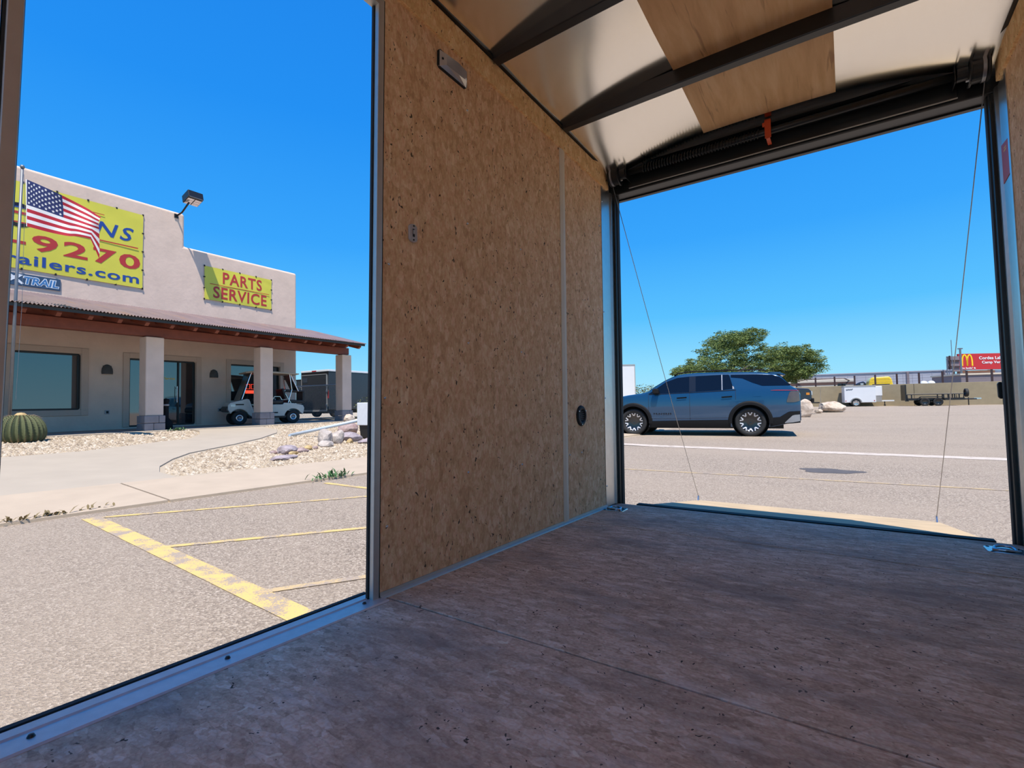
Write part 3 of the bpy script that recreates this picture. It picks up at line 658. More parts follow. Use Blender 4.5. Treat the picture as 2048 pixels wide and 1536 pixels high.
# porch: columns, beam, rafters, corrugated roof
for k, s in enumerate((-6.75, -3.37, 0, 3.42)):
    col = MB().box(-.42, 0, s, s+.46, .39, 2.64).build('column', 'stucco', st_, bevel=.025)
    for zz, off in ((-.03, 0), (.185, .13)):
        for a0, a1 in ((s-.035, s+.2+off), (s+.2+off, s+.495)):
            for b0, b1 in ((-.455, -.21), (-.21, .035)):
                MB().box(b0+.004, b1-.004, a0+.004, a1-.004, zz+.003, zz+.207).build('stone_block', 'block', col, bevel=.012)
    MB().box(-.36, -.1, s+.1, s+.36, 2.64, 2.80).build('post_cap', 'red_wood', st_, bevel=.01)
MB().box(-.40, -.08, -13, 3.82, 2.66, 2.93).build('porch_beam', 'red_wood', st_, bevel=.012)
def roofz(o): return 3.04+(.82-o)*(3.90-3.04)/(.82+2.6)
n = 18
for i in range(26):
    s = 3.70-i*.61
    MB().add([(o, s+ds, roofz(o)-dz) for o, dz in ((-2.58, .06), (.70, .06), (.73, .15), (.62, .25), (-2.58, .25)) for ds in (-.045, .045)], [(0, 2, 4, 6, 8), (9, 7, 5, 3, 1), (0, 1, 3, 2), (2, 3, 5, 4), (4, 5, 7, 6), (6, 7, 9, 8), (8, 9, 1, 0)]).build('rafter', 'red_wood', st_)
MB().add([(o, s, roofz(o)-.045) for s in (-13, 3.85) for o in (-2.58, .76)]+[(o, s, roofz(o)-.02) for s in (-13, 3.85) for o in (-2.58, .76)], [(0, 1, 3, 2), (6, 7, 5, 4), (0, 4, 5, 1), (2, 3, 7, 6), (0, 2, 6, 4), (1, 5, 7, 3)]).build('roof_deck', 'red_wood', st_)
MB().box(-.28, -.22, -13, 3.80, 2.93, roofz(-.25)-.05).build('added_shade_board', 'red_wood', st_)  # added board, stands in for the dark shadow between beam and roof
MB().box(.755, .785, -13, 3.86, 2.95, 3.025).build('fascia', 'fascia', st_)
MB().add([(o, s, roofz(o)-dz) for s in (3.86, 3.89) for o, dz in ((-2.58, .10), (.785, .10), (.785, .0), (-2.58, .0))], [(0, 1, 2, 3), (7, 6, 5, 4), (0, 4, 5, 1), (2, 6, 7, 3), (1, 5, 6, 2), (0, 3, 7, 4)]).build('rake_board', 'fascia', st_)
for p in range(18):                                   # corrugated sheets
    a, b = 3.9-p*.94, 3.9-(p+1)*.94-.05
    nn = 13*8
    def corr(u, v, a=a, b=b, p=p):
        s = a+(b-a)*u; o = -2.62+(.86+2.62)*v
        return (o, s, roofz(o)+.006+.017*math.cos(s/.0723*2*math.pi)+.003*(p % 2))
    MB().grid(corr, nn, 3).build('roof_sheet', 'rust_roof', st_, fix=False)
# wall sconces, outlets
for k, (s, wh) in enumerate(((-3.36, 'between the big window and the double door'), (-.19, 'right of the glass door'), (2.72, 'behind the golf cart roof'))):
    t = bt('wall_sconce', f'grey half-dome wall sconce {wh}', 'wall lamp', (WO, s, 1.69), 'porch sconces')
    MB().lathe([(.001, .30), (.05, .29), (.10, .25), (.135, .17), (.145, .06), (.14, 0)], (0, 0, 0), 'z', 14, a0=-math.pi/2, a1=math.pi/2).build('shade', 'sconce', t, smooth=True)
    MB().box(0, .02, -.11, .11, .02, .26).build('backplate', 'sconce', t)
for s, wh in ((-3.35, 'under the left sconce'), (.02, 'beside the golf cart')):
    t = bt('outlet_box', f'small electrical outlet box low on the wall {wh}', 'outlet', (WO, s, .45), 'wall outlets')
    MB().box(0, .035, -.06, .06, 0, .13).build('cover', 'grey_plastic', t, bevel=.01); MB().box(.035, .04, -.03, .03, .03, .10).build('socket', 'black_matte', t)
# banners
LAY = {}
def banner(name, label, s0, s1, z0, z1, ties):
    x, y = bw(WO+.02, 0); t = thing(name, label, 'banner', (x, y, 0), BR)
    def cloth(u, v, lift=0):
        s = s0+(s1-s0)*u; z = z0+(z1-z0)*v
        e = math.sin(math.pi*min(1, max(0, u)))*math.sin(math.pi*min(1, max(0, v)))
        w = .012*e+.006*math.sin(9*u+5*v)*(1-e)+.012*math.sin(26*(u*.6+v))*max(0, u-.6)*1.2*max(0, v-.4)
        return (.012+w+lift, s, z)
    LAY[t.name] = lambda a, b, c: cloth((a-s0)/(s1-s0), (b-z0)/(z1-z0), .004+c)
    MB().grid(cloth, 40, 24).build('sheet', 'banner', t, smooth=True, fix=False)
    for i in range(ties[0]+1):
        for z in (z0, z1): MB().box(-.01, .018, s0+(s1-s0)*i/ties[0]-.02, s0+(s1-s0)*i/ties[0]+.02, z-.03, z+.03).build('tie', 'black_matte', t)
    for i in range(1, ties[1]):
        for s in (s0, s1): MB().box(-.01, .018, s-.03, s+.03, z0+(z1-z0)*i/ties[1]-.02, z0+(z1-z0)*i/ties[1]+.02).build('tie', 'black_matte', t)
    return t
b1 = banner('banner', 'large yellow banner with phone number and web address behind the flag', -8.2, -2.46, 4.53, 6.96, (8, 4))
LY = .028
def lay(t, txt, box, mat, **k): link('lettering', text_mesh(txt, box, LAY[t.name], 0, .001, mat=mat, **k), t)
lay(b1, 'NS', (-3.72, -2.72, 5.98, 6.42), 'banner_blue', shear=.25, bold=.015, space=1.25)
lay(b1, '-9270', (-5.60, -2.53, 5.10, 5.57), 'banner_red', bold=.022, space=1.15)
lay(b1, 'railers.com', (-5.66, -2.56, 4.66, 4.96), 'banner_blue', bold=.018, space=1.08)
MB().box(LY, LY+.004, -6.4, -2.6, 5.80, 5.835).box(LY, LY+.004, -5.0, -3.5, 6.62, 6.64).build('rule', 'banner_red', b1)
link('emblem', MB().lathe([(.24, 0), (.24, .004), (.34, .004), (.34, 0)], (0, 0, 0), 'x', 24).mesh('emblem', 'black_matte'), b1, (LY, -5.42, 6.02))
MB().box(LY, LY+.004, -6.2, -5.3, 6.22, 6.34).build('stripe', 'banner_blue', b1); MB().box(LY, LY+.004, -6.2, -5.25, 6.05, 6.12).build('stripe', 'banner_red', b1)
b2 = banner('banner', 'smaller yellow banner reading PARTS SERVICE in red', -.54, 2.03, 4.53, 5.74, (4, 3))
lay(b2, 'PARTS', (.10, 1.62, 5.20, 5.64), 'banner_red', bold=.018, space=1.1)
lay(b2, 'SERVICE', (-.24, 1.82, 4.62, 5.06), 'banner_red', bold=.018, space=1.08)
MB().box(LY, LY+.004, -.36, 1.92, 5.11, 5.13).build('rule', 'banner_red', b2)
ts = bt('logo_sign', 'navy sign with white and blue TRAIL lettering under the large banner', 'sign', (WO, 0, 0))
MB().box(.0, .03, -6.6, -4.50, 4.06, 4.40).build('panel', 'sign_blue', ts, bevel=.006)
link('letter_outline', text_mesh('TRAIL', (-5.30, -4.53, 4.11, 4.35), fac, .031, .002, shear=.15, bold=.075, mat='sign_white'), ts)
link('lettering', text_mesh('TRAIL', (-5.28, -4.55, 4.13, 4.33), fac, .034, .002, shear=.15, bold=.02, mat='sign_lightblue'), ts)
MB().prism([(-5.62, 4.10), (-5.47, 4.22), (-5.33, 4.10), (-5.28, 4.13), (-5.41, 4.25), (-5.30, 4.36), (-5.40, 4.38), (-5.48, 4.31), (-5.58, 4.38), (-5.66, 4.35), (-5.53, 4.24), (-5.68, 4.13)], 'x', .031, .035).build('emblem', 'sign_white', ts)
# flood light on the parapet
fd = bt('flood_light', 'black twin-panel flood light on a bracket above the parapet step', 'flood light', (WO, -1.47, 7.26))
MB().box(0, .03, -.06, .06, -.07, .07).build('wall_plate', 'black_steel', fd)
MB().tube([(.02, 0, 0), (.30, .05, .08), (.66, .10, .36)], .028, 8).build('arm', 'black_steel', fd, smooth=True)
hdm = MB().prism([(.48, .36), (.90, .50), (.84, .74), (.42, .60)], 'y', -.02, .46).build('housing', 'black_steel', fd, bevel=.015)
for a in (-.005, .225):
    for i in range(3):
        y0 = a+.01; 
        MB().add([(.50+.11*i, y0, .355+.0367*i), (.60+.11*i, y0, .388+.0367*i), (.60+.11*i, y0+.2, .388+.0367*i), (.50+.11*i, y0+.2, .355+.0367*i)], [(0, 1, 2, 3)]).build('led_panel', 'plastic_lens', hdm)
for i in range(3):
    MB().add([(.885+.012-.018*i, .0, .50+.072*i), (.885+.012-.018*i, .44, .50+.072*i), (.873+.012-.018*i, .44, .548+.072*i), (.873+.012-.018*i, 0, .548+.072*i)], [(0, 1, 2, 3)]).build('lens', 'plastic_lens', hdm)
# neon sign in the right window
ng = bt('neon_sign', 'red neon sign hanging inside the window behind the golf cart', 'sign', (WO-.10, 1.33, 1.15))
MB().box(0, .02, -.35, .35, -.05, .75).build('board', 'black_matte', ng)
MB().box(.02, .03, -.30, .30, -.02, .10).build('lit_strip', 'neon_red', ng)
for c in (-.2, .0, .2): MB().tube([(.03, c-.07, .16), (.03, c+.07, .16), (.03, c+.07, .34), (.03, c-.07, .34)], .010, 6, closed=True).build('neon_tube', 'neon_red', ng)
MB().tube([(.03, -.2, .70), (.03, -.26, .58)], .012, 6).build('neon_tube', 'neon_red', ng)
# ash urn
x, y = bw(-.55, -2.62)
ur = thing('ash_urn', 'black smoking urn beside the left porch column', 'urn', (x, y, -.03), BR)
MB().lathe([(0, 0), (.17, 0), (.18, .05), (.17, .22), (.10, .30), (.075, .34), (.07, .80), (.09, .84), (.08, .90), (0, .93)], (0, 0, 0), 'z', 20).build('body', 'car_trim', ur, smooth=True)
MB().lathe([(.072, .70), (.085, .71), (.085, .74), (.072, .75)], (0, 0, 0), 'z', 16).build('collar', 'grey_plastic', ur)

# ------------------------------------------------------------------ flag
fgp = thing('flagpole', 'thin grey leaning flagpole beside the doorway edge', 'flagpole', (-15.56, 2.70, h(-15.56, 2.7)))
MB().tube([(0, 0, 0), (.46, .05, 6.12)], [.035, .026], 10).build('pole', 'grey_pole', fgp, smooth=True)
MB().lathe([(0, .05), (.035, .04), (.045, 0), (.035, -.02), (0, -.02)], (.46, .05, 6.12), 'z', 12).build('finial', 'grey_pole', fgp, smooth=True)
MB().tube([(.50, .07, 5.95), (.47, .10, 5.2), (.40, .10, 3.0), (.2, .07, .9)], .004, 5).build('halyard', 'grey_pole', fgp)
F0 = Vector((-15.06, 2.80, 5.80)); F1 = Vector((-15.10, 2.83, 4.74)); E0 = Vector((-13.60, 3.83, 4.86)); E1 = Vector((-13.72, 3.76, 4.38))
def flagp(u, v):
    a = F0.lerp(F1, v); b = E0.lerp(E1, v); p = a.lerp(b, u)
    p += Vector((.57, -.82, 0))*(.10*math.sin(7.5*u+2.2*v)*u**.6+.04*math.sin(15*u-4*v)*u)
    p.z += .10*math.sin(math.pi*u)*(.55-v)*.8
    if u > .90 and v > .55: p.z -= (u-.90)*(v-.55)*9; p -= Vector((.8, .55, 0))*(u-.90)*(v-.55)*1.2
    return p
nu, nv = 60, 39
mb = MB(); mb.grid(lambda u, v: tuple(flagp(u, v)), nu, nv)
mi = []
for i in range(nu):
    for j in range(nv):
        mi.append(2 if (j < 21 and 1 <= i < 27) else (0 if i < 1 else (1 if (j//3) % 2 == 0 else 0)))
mb.m = mi
fo = Vector((-15.08, 2.82, 5.2))
mb.v = [tuple(Vector(p)-fo) for p in mb.v]
me = mb.mesh('us_flag', ['flag_white', 'flag_red', 'flag_blue'], True)
flg = thing('flag', 'American flag with stars and stripes blowing from the flagpole', 'flag', tuple(fo))
link('cloth', me, flg)
sm = MB()
for r in range(9):
    for c in range(11):
        if (r+c) % 2: continue
        u, v = (1+26*(c+.9)/11.8)/60, (21*(r+1)/10)/39
        p = flagp(u, v); du = (flagp(u+.01, v)-p).normalized(); dv = (p-flagp(u, v+.01)).normalized(); nn = du.cross(dv).normalized()
        for sd in (1, -1):
            cpt = p+nn*.004*sd-fo
            P = [cpt+(du*math.sin(k*math.pi/5)+dv*math.cos(k*math.pi/5))*(.034 if k % 2 == 0 else .014) for k in range(10)]
            sm.add([cpt]+P, [(0, 1+k, 1+(k+1) % 10) for k in range(10)])
sm.build('stars', 'flag_white', flg, fix=False)

# ------------------------------------------------------------------ yard
def pebbles(name, label, poly, n, size):
    P = np.array(poly); mn, mx = P.min(0), P.max(0)
    pts = rng.uniform(mn, mx, (n*4, 2)); ins = np.zeros(len(pts), bool)
    for i in range(len(P)):
        a, b = P[i], P[i-1]
        c = ((a[1] > pts[:, 1]) != (b[1] > pts[:, 1])) & (pts[:, 0] < (b[0]-a[0])*(pts[:, 1]-a[1])/(b[1]-a[1]+1e-12)+a[0])
        ins ^= c
    pts = pts[ins][:n]; n = len(pts)
    base = np.array([(1, 0, 0), (0, 1, 0), (-1, 0, 0), (0, -1, 0), (0, 0, .75), (.6, .6, .45)], float)
    oc = np.array([(1, 0, .1), (.35, .9, .05), (-.8, .55, .1), (-.75, -.6, .1), (.3, -.95, .05), (.1, .05, .85)])
    tri = np.array([(0, 1, 5), (1, 2, 5), (2, 3, 5), (3, 4, 5), (4, 0, 5)])
    ang = rng.uniform(0, 6.28, n); sz = size*rng.lognormal(0, .35, n)
    ca, sa = np.cos(ang)*sz, np.sin(ang)*sz
    z = np.array([h(a, b) for a, b in pts])
    V = np.empty((n, 6, 3)); jit = rng.uniform(.75, 1.25, (n, 6))
    V[:, :, 0] = pts[:, 0:1]+(ca[:, None]*oc[None, :, 0]-sa[:, None]*oc[None, :, 1])*jit
    V[:, :, 1] = pts[:, 1:2]+(sa[:, None]*oc[None, :, 0]+ca[:, None]*oc[None, :, 1])*jit
    V[:, :, 2] = z[:, None]-.004+sz[:, None]*oc[None, :, 2]*jit
    Fs = (tri[None]+6*np.arange(n)[:, None, None]).reshape(-1, 3)
    me = bpy.data.meshes.new(name); me.from_pydata(V.reshape(-1, 3).tolist(), [], Fs.tolist()); me.materials.append(MAT['pebble']); me.update()
    return tag(link(name, me), label, 'gravel', kind='stuff')
BED1 = [(-12.1, -2), (-12.15, 2.1), (-12.2, 3.05), (-12.6, 3.9), (-13.05, 4.75), (-13.28, 5.35), (-14.25, 6.0), (-15.4, 6.45), (-15.95, 6.5), (-15.85, 3), (-15.7, -2)]
BED2 = [(-8.15, 3.2), (-8.6, 3.2), (-9.2, 3.42), (-9.85, 3.88), (-10.45, 4.4), (-11.3, 5.62), (-12.1, 6.68), (-13.25, 7.8), (-14.25, 8.35), (-15.95, 8.6), (-16.2, 13), (-7.0, 13), (-7.35, 9)]
pebbles('gravel', 'pale crushed gravel around the barrel cactus', BED1, 26000, .021)
pebbles('gravel', 'pale crushed gravel bed with rocks right of the walkway', BED2, 52000, .020)
def boulder(name, label, c, r, mat, seed, group=None, sink=.25, cat='rock', rotz=0):
    bm = bmesh.new(); bmesh.ops.create_icosphere(bm, subdivisions=3, radius=1); rr = np.random.default_rng(seed); dirs = rr.normal(size=(14, 3)); dirs /= np.linalg.norm(dirs, axis=1)[:, None]; ds = rr.uniform(.62, .95, 14)
    for v in bm.verts:
        p = np.array(v.co); 
        for d, k in zip(dirs, ds):
            t = p @ d
            if t > k: p = p-d*(t-k)*.9
        v.co = p*(1+rr.normal()*.025)
    for v in bm.verts: v.co = (v.co.x*r[0], v.co.y*r[1], v.co.z*r[2])
    me = bpy.data.meshes.new(name); bm.to_mesh(me); bm.free(); me.materials.append(MAT[mat])
    for p in me.polygons: p.use_smooth = False
    o = link(name, me, None, (c[0], c[1], h(*c[:2])+r[2]*(1-2*sink) if len(c) < 3 else c[2]), (0, 0, rotz))
    return tag(o, label, cat, group)
RG = 'rocks in the gravel bed'
boulder('rock', 'broad mauve rock in the middle of the near gravel cluster', (-9.33, 5.62), (.22, .30, .11), 'rock_mauve', 1, RG, rotz=.4)
boulder('rock', 'reddish slab leaning at the right end of the near rock cluster', (-9.25, 5.86), (.12, .16, .07), 'rock_red', 2, RG)
boulder('rock', 'golden rock at the front of the near rock cluster', (-9.05, 5.56), (.07, .10, .05), 'rock_tan', 3, RG)
boulder('rock', 'small dark rock at the left end of the near cluster', (-9.42, 5.36), (.06, .08, .05), 'rock_red', 4, RG)
boulder('rock', 'golden rock just right of the near cluster', (-9.45, 6.14), (.09, .10, .07), 'rock_tan', 5, RG)
boulder('rock', 'little reddish rock farthest right of the near cluster', (-9.52, 6.36), (.06, .07, .05), 'rock_red', 6, RG)
boulder('rock', 'flat mauve rock closest to the beige sidewalk', (-8.62, 5.1), (.16, .34, .05), 'rock_mauve', 7, RG, rotz=.3)
boulder('rock', 'tall pale rock in the pair left of the utility box', (-10.05, 6.95), (.16, .20, .26), 'rock_white', 8, RG)
boulder('rock', 'second pale rock in the pair, nearer the utility box', (-10.05, 7.3), (.15, .20, .24), 'rock_white', 9, RG)
boulder('rock', 'pinkish rock lying against the foot of the pale pair', (-9.72, 6.75), (.14, .20, .10), 'rock_white', 10, RG)
boulder('rock', 'large red rock behind the pale rocks', (-11.5, 8.72), (.28, .36, .26), 'rock_red', 11, RG)
boulder('rock', 'mauve rock in front of the utility box', (-10.25, 7.8), (.26, .36, .16), 'rock_mauve', 12, RG)
boulder('rock', 'small golden rock below the mauve rock by the utility box', (-9.85, 7.5), (.07, .09, .08), 'rock_tan', 13, RG)
boulder('rock', 'low grey rock at the gravel edge under the utility box', (-9.6, 7.85), (.16, .3, .09), 'rock_mauve', 14, RG)
boulder('boulder', 'round pale boulder against the far right porch column', (-15.45, 11.72), (.20, .23, .20), 'boulder', 15, None, .12, 'boulder')
def weed(name, label, c, n, L, mat, sp):
    mb = MB()
    for i in range(n):
        a = random.uniform(0, 6.28); r = random.uniform(.3, 1)*L; q = (random.gauss(0, sp[0]), random.gauss(0, sp[1]), 0)
        e = (q[0]+r*math.cos(a)*.7, q[1]+r*math.sin(a)*.7, random.uniform(.25, .8)*r); w = .012
        mid = ((q[0]+e[0])/2, (q[1]+e[1])/2, e[2]*.7)
        nx, ny = -math.sin(a)*w, math.cos(a)*w
        mb.add([(q[0]+nx*.5, q[1]+ny*.5, 0), (q[0]-nx*.5, q[1]-ny*.5, 0), (mid[0]-nx, mid[1]-ny, mid[2]), (mid[0]+nx, mid[1]+ny, mid[2]), e], [(0, 1, 2, 3), (3, 2, 4)])
    t = thing(name, label, 'weed', (c[0], c[1], h(*c)+.03)); mb.build('leaves', mat, t, fix=False); return t
weed('weed', 'green weed sprouting at the sidewalk edge', (-6.32, 4.52), 90, .17, 'weed', (.05, .16))
weed('weed', 'dry straggly weed in the joint where asphalt meets sidewalk', (-6.62, 1.42), 60, .12, 'dry_weed', (.03, .22))
weed('weed', 'small green plant at the foot of the left porch column', (-15.7, 6.1), 70, .14, 'weed', (.06, .1))
# barrel cactus
cc = (-14.95, 2.78); cr, ch = .40, .60
ca = thing('barrel_cactus', 'round ribbed barrel cactus in the gravel by the doorway edge', 'cactus', (cc[0], cc[1], h(*cc)-.01))
def cact(u, v):
    a = u*2*math.pi; t = v
    r = cr*(math.sin(math.pi*(.16+.84*t*.985)) ** .6)*(1+.075*math.cos(24*a))
    if t > .97: r *= .4
    return (r*math.cos(a), r*math.sin(a), ch*(1-math.cos(math.pi*t*.97))/2)
MB().grid(cact, 192, 22).build('body', 'cactus', ca, smooth=True, fix=True)
sp = MB()
for k in range(24):
    a = k*2*math.pi/24
    for j in range(2, 21):
        t = j/22; p = Vector(cact(k/24, t)); out = Vector((math.cos(a), math.sin(a), .5-t if t < .5 else (t-.5)*1.2)).normalized()
        for w in (-.5, 0, .5):
            d = (out+Vector((-math.sin(a), math.cos(a), 0))*w).normalized(); sd = d.cross(Vector((0, 0, 1))).normalized()*.0075
            sp.add([p+sd, p-sd, p+d*.055], [(0, 1, 2)])
sp.build('spines', 'spine', ca, fix=False)['kind'] = 'stuff'
MB().lathe([(0, ch+.05), (.06, ch+.04), (.11, ch-.01), (.10, ch-.05)], (0, 0, 0), 'z', 14).build('flower_crown', 'rock_tan', ca)
# utility box with boom pipe
ub = thing('utility_box', 'white metal utility box on a dark stand at the doorway edge', 'utility box', (-10.42, 8.44, h(-10.42, 8.44)))
MB().box(-.22, .22, -.12, .45, .36, .95).build('cabinet', 'white_metal', ub, bevel=.015)
MB().box(.222, .235, -.10, .40, .42, .90).build('cabinet_door', 'white_metal', ub, bevel=.004)
MB().prism([(-.10, .40), (-.05, .05), (.0, 0), (.38, 0), (.40, .40)], 'x', -.16, .16).build('stand', 'rubber', ub)
pp = thing('boom_pipe', 'pale blue pipe slanting from the utility box down to the gravel', 'pipe', (-12.3, 7.45, h(-12.3, 7.45)))
MB().tube([(0, 0, .03), (1.82, 1.12, .52-h(-12.3, 7.45)+h(-10.35, 8.75)+.02)], .042, 12).build('tube', 'blue_white_pipe', pp, smooth=True)
MB().lathe([(.042, 0), (.055, .0), (.055, .05), (.042, .05)], (0, 0, 0), 'z', 12).build('end_cap', 'blue_white_pipe', pp, loc=(.01, .005, .0))

# ------------------------------------------------------------------ wheels
def wheel(name, parent, c, r, w, rim_r, rim_mat, style, axis='y', side=1):
    """tyre mesh with rim and spoke children; side = direction of the outer face along axis"""
    hw = w/2
    pr = [(rim_r, -hw*.75), (rim_r+.02, -hw*.9), (r*.90, -hw), (r*.975, -hw*.85), (r, -hw*.6), (r, hw*.6), (r*.975, hw*.85), (r*.90, hw), (rim_r+.02, hw*.9), (rim_r, hw*.75)]
    ty = MB().lathe(pr, (0, 0, 0), axis, 36).build(name, 'rubber', parent, smooth=True, loc=c)
    def P(rr, t, d): return {'y': (rr*math.sin(t), d*side, rr*math.cos(t)), 'x': (d*side, rr*math.cos(t), rr*math.sin(t))}[axis]
    MB().lathe([(0, hw*.45*side), (rim_r*.2, hw*.5*side), (rim_r*.8, hw*.35*side), (rim_r*.9, hw*.5*side), (rim_r, hw*.78*side), (rim_r, -hw*.7*side)], (0, 0, 0), axis, 32).build('rim', rim_mat[0], ty, smooth=True)
    if style == 'tabs':
        for k in range(10):
            t0 = k*2*math.pi/10; mb = MB()
            vs = [P(rim_r*.66, t0-.11, hw*.60), P(rim_r*.97, t0-.24, hw*.80), P(rim_r*.97, t0-.12, hw*.82), P(rim_r*.80, t0-.04, hw*.74), P(rim_r*.80, t0+.04, hw*.74), P(rim_r*.97, t0+.12, hw*.82), P(rim_r*.97, t0+.24, hw*.80), P(rim_r*.66, t0+.11, hw*.60)]
            mb.add(vs, [(0, 1, 2, 3), (3, 4, 7, 0), (4, 5, 6, 7)]); mb.build('spoke', rim_mat[1], ty)
    elif style == 'five':
        for k in range(5):
            t0 = k*2*math.pi/5; vs = [P(rim_r*.15, t0-.5, hw*.62), P(rim_r*.95, t0-.18, hw*.72), P(rim_r*.95, t0+.18, hw*.72), P(rim_r*.15, t0+.5, hw*.62)]
            MB().add(vs, [(0, 1, 2, 3)]).build('spoke', rim_mat[1], ty)
    elif style == 'cap':
        MB().lathe([(rim_r*.62, hw*.60*side), (rim_r*.68, hw*.80*side), (rim_r*.88, hw*.82*side), (rim_r*.95, hw*.70*side)], (0, 0, 0), axis, 28).build('trim_ring', rim_mat[1], ty, smooth=True)
        MB().lathe([(0, hw*.75*side), (rim_r*.15, hw*.72*side), (rim_r*.2, hw*.5*side)], (0, 0, 0), axis, 16).build('hub_cap', rim_mat[1], ty, smooth=True)
    return ty

# ------------------------------------------------------------------ golf cart (local x = forward, y = left)
fx, fy = bw(-1.1, -.08); rx_, ry_ = bw(-.55, 1.62)
ang = math.atan2(fy-ry_, fx-rx_); sc = math.hypot(fx-rx_, fy-ry_)/1.68
gx, gy = rx_-math.sin(-ang)*0, ry_
ct = thing('golf_cart', 'ivory golf cart with beige roof parked under the porch', 'golf cart', (rx_, ry_, -.025), (0, 0, ang)); ct.scale = (sc, sc, sc)
# camera-facing side is the cart's left (+y); wheel track 0..-.95
CW = -.98
for x in (0, 1.68):
    wheel('wheel', ct, (x, -.09, .225), .225, .18, .115, ('car_blue', 'chrome'), 'cap', 'y', 1); wheel('wheel', ct, (x, CW+.09, .225), .225, .18, .115, ('car_blue', 'chrome'), 'cap', 'y', -1)
arch = lambda cx, r, a0, a1, n=8: [(cx+r*math.cos(a0+(a1-a0)*i/n), .225+r*math.sin(a0+(a1-a0)*i/n)) for i in range(n+1)]
MB().prism([(-.34, .30), (-.38, .52), (-.34, .62), (.0, .70), (.30, .72), (.34, .66), (.80, .66), (.84, .26), (.30, .26)]+arch(0, .285, .1, 2.6), 'y', CW+.03, -.03).build('rear_body', 'cart_body', ct, bevel=.03)
MB().prism([(1.30, .24), (1.20, .30), (1.38, .84), (1.46, .86), (1.94, .74), (2.02, .66), (2.02, .50)]+arch(1.68, .29, .5, 2.75), 'y', CW+.04, -.04).build('front_cowl', 'cart_body', ct, bevel=.03)
MB().box(.20, 1.40, CW+.05, -.05, .20, .28).build('floor_pan', 'cart_seat', ct, bevel=.01)
MB().prism([(1.93, .62), (2.02, .62), (2.07, .56), (2.07, .46), (2.02, .42), (1.95, .45)], 'y', CW+.06, -.06).build('front_bumper', 'cart_seat', ct, bevel=.02)
MB().box(1.80, 1.95, -.055, -.02, .60, .68).build('headlight', 'plastic_lens', ct); MB().box(1.55, 1.80, -.045, -.035, .65, .69).build('badge', 'black_matte', ct); MB().box(.5, .66, -.04, -.02, .36, .40).build('side_reflector', 'black_matte', ct)
MB().box(.30, .82, CW+.08, -.08, .68, .82).build('seat', 'cart_seat', ct, bevel=.04)
MB().prism([(.18, .86), (.26, .84), (.36, 1.20), (.28, 1.22)], 'y', CW+.08, -.08).build('backrest', 'cart_seat', ct, bevel=.03)
MB().prism([(-.40, .70), (.12, .72), (.10, .82), (-.36, .80)], 'y', CW+.12, -.12).build('rear_deck', 'cart_seat', ct, bevel=.02)
MB().prism([(-.42, 1.08), (.22, 1.12), (.22, 1.19), (-.40, 1.14)], 'y', CW+.12, -.12).build('rear_rack', 'cart_seat', ct, bevel=.02)
MB().prism([(-.42, .70), (-.36, .70), (-.36, 1.10), (-.42, 1.10)], 'y', CW+.15, -.15).build('rear_panel', 'cart_seat', ct)
MB().prism([(-.18, 1.70), (-.2, 1.74), (.5, 1.79), (1.30, 1.80), (1.52, 1.76), (1.50, 1.72), (1.3, 1.735), (.5, 1.73)], 'y', CW-.02, .02).build('roof', 'cart_roof', ct, bevel=.012)
for y in (-.10, CW+.10):
    MB().tube([(.14, y, .72), (.02, y, 1.18), (.10, y, 1.74)], .016, 7).build('roof_strut', 'chrome', ct); MB().tube([(1.60, y, .84), (1.32, y, 1.74)], .016, 7).build('roof_strut', 'chrome', ct)
    MB().tube([(.05, y, .70), (.28, y, 1.10), (.24, y, 1.16)], .014, 7).build('seat_strut', 'chrome', ct); MB().tube([(.36, y+.02, .82), (.42, y+.02, .93), (.60, y+.02, .93), (.66, y+.02, .82)], .013, 7).build('arm_rail', 'chrome', ct)
    MB().tube([(-.2, y, 1.12), (-.05, y, 1.45), (.05, y, 1.7)], .014, 7).build('rack_strut', 'chrome', ct)
MB().add([(1.66, CW+.08, .82), (1.66, -.08, .82), (1.34, -.08, 1.72), (1.34, CW+.08, 1.72), (1.68, CW+.08, .82), (1.68, -.08, .82), (1.36, -.08, 1.72), (1.36, CW+.08, 1.72)], [(0, 1, 2, 3), (7, 6, 5, 4), (0, 4, 5, 1), (1, 5, 6, 2), (2, 6, 7, 3), (3, 7, 4, 0)]).build('windshield', 'smoked', ct)
MB().add([(-.18, CW+.12, 1.14), (-.18, -.12, 1.14), (.08, -.12, 1.70), (.08, CW+.12, 1.70), (-.165, CW+.12, 1.14), (-.165, -.12, 1.14), (.095, -.12, 1.70), (.095, CW+.12, 1.70)], [(0, 1, 2, 3), (7, 6, 5, 4), (0, 4, 5, 1), (1, 5, 6, 2), (2, 6, 7, 3), (3, 7, 4, 0)]).build('rear_screen', 'smoked', ct)
MB().tube([(1.28, -.35, .72), (1.12, -.35, 1.02)], .018, 7).build('steering_column', 'black_matte', ct)
MB().tube([(1.10+.05*math.cos(t)*.6, -.35+.17*math.sin(t), 1.03+.17*math.cos(t)*.8) for t in [i*math.pi/9 for i in range(18)]], .014, 6, closed=True).build('steering_wheel', 'black_matte', ct)

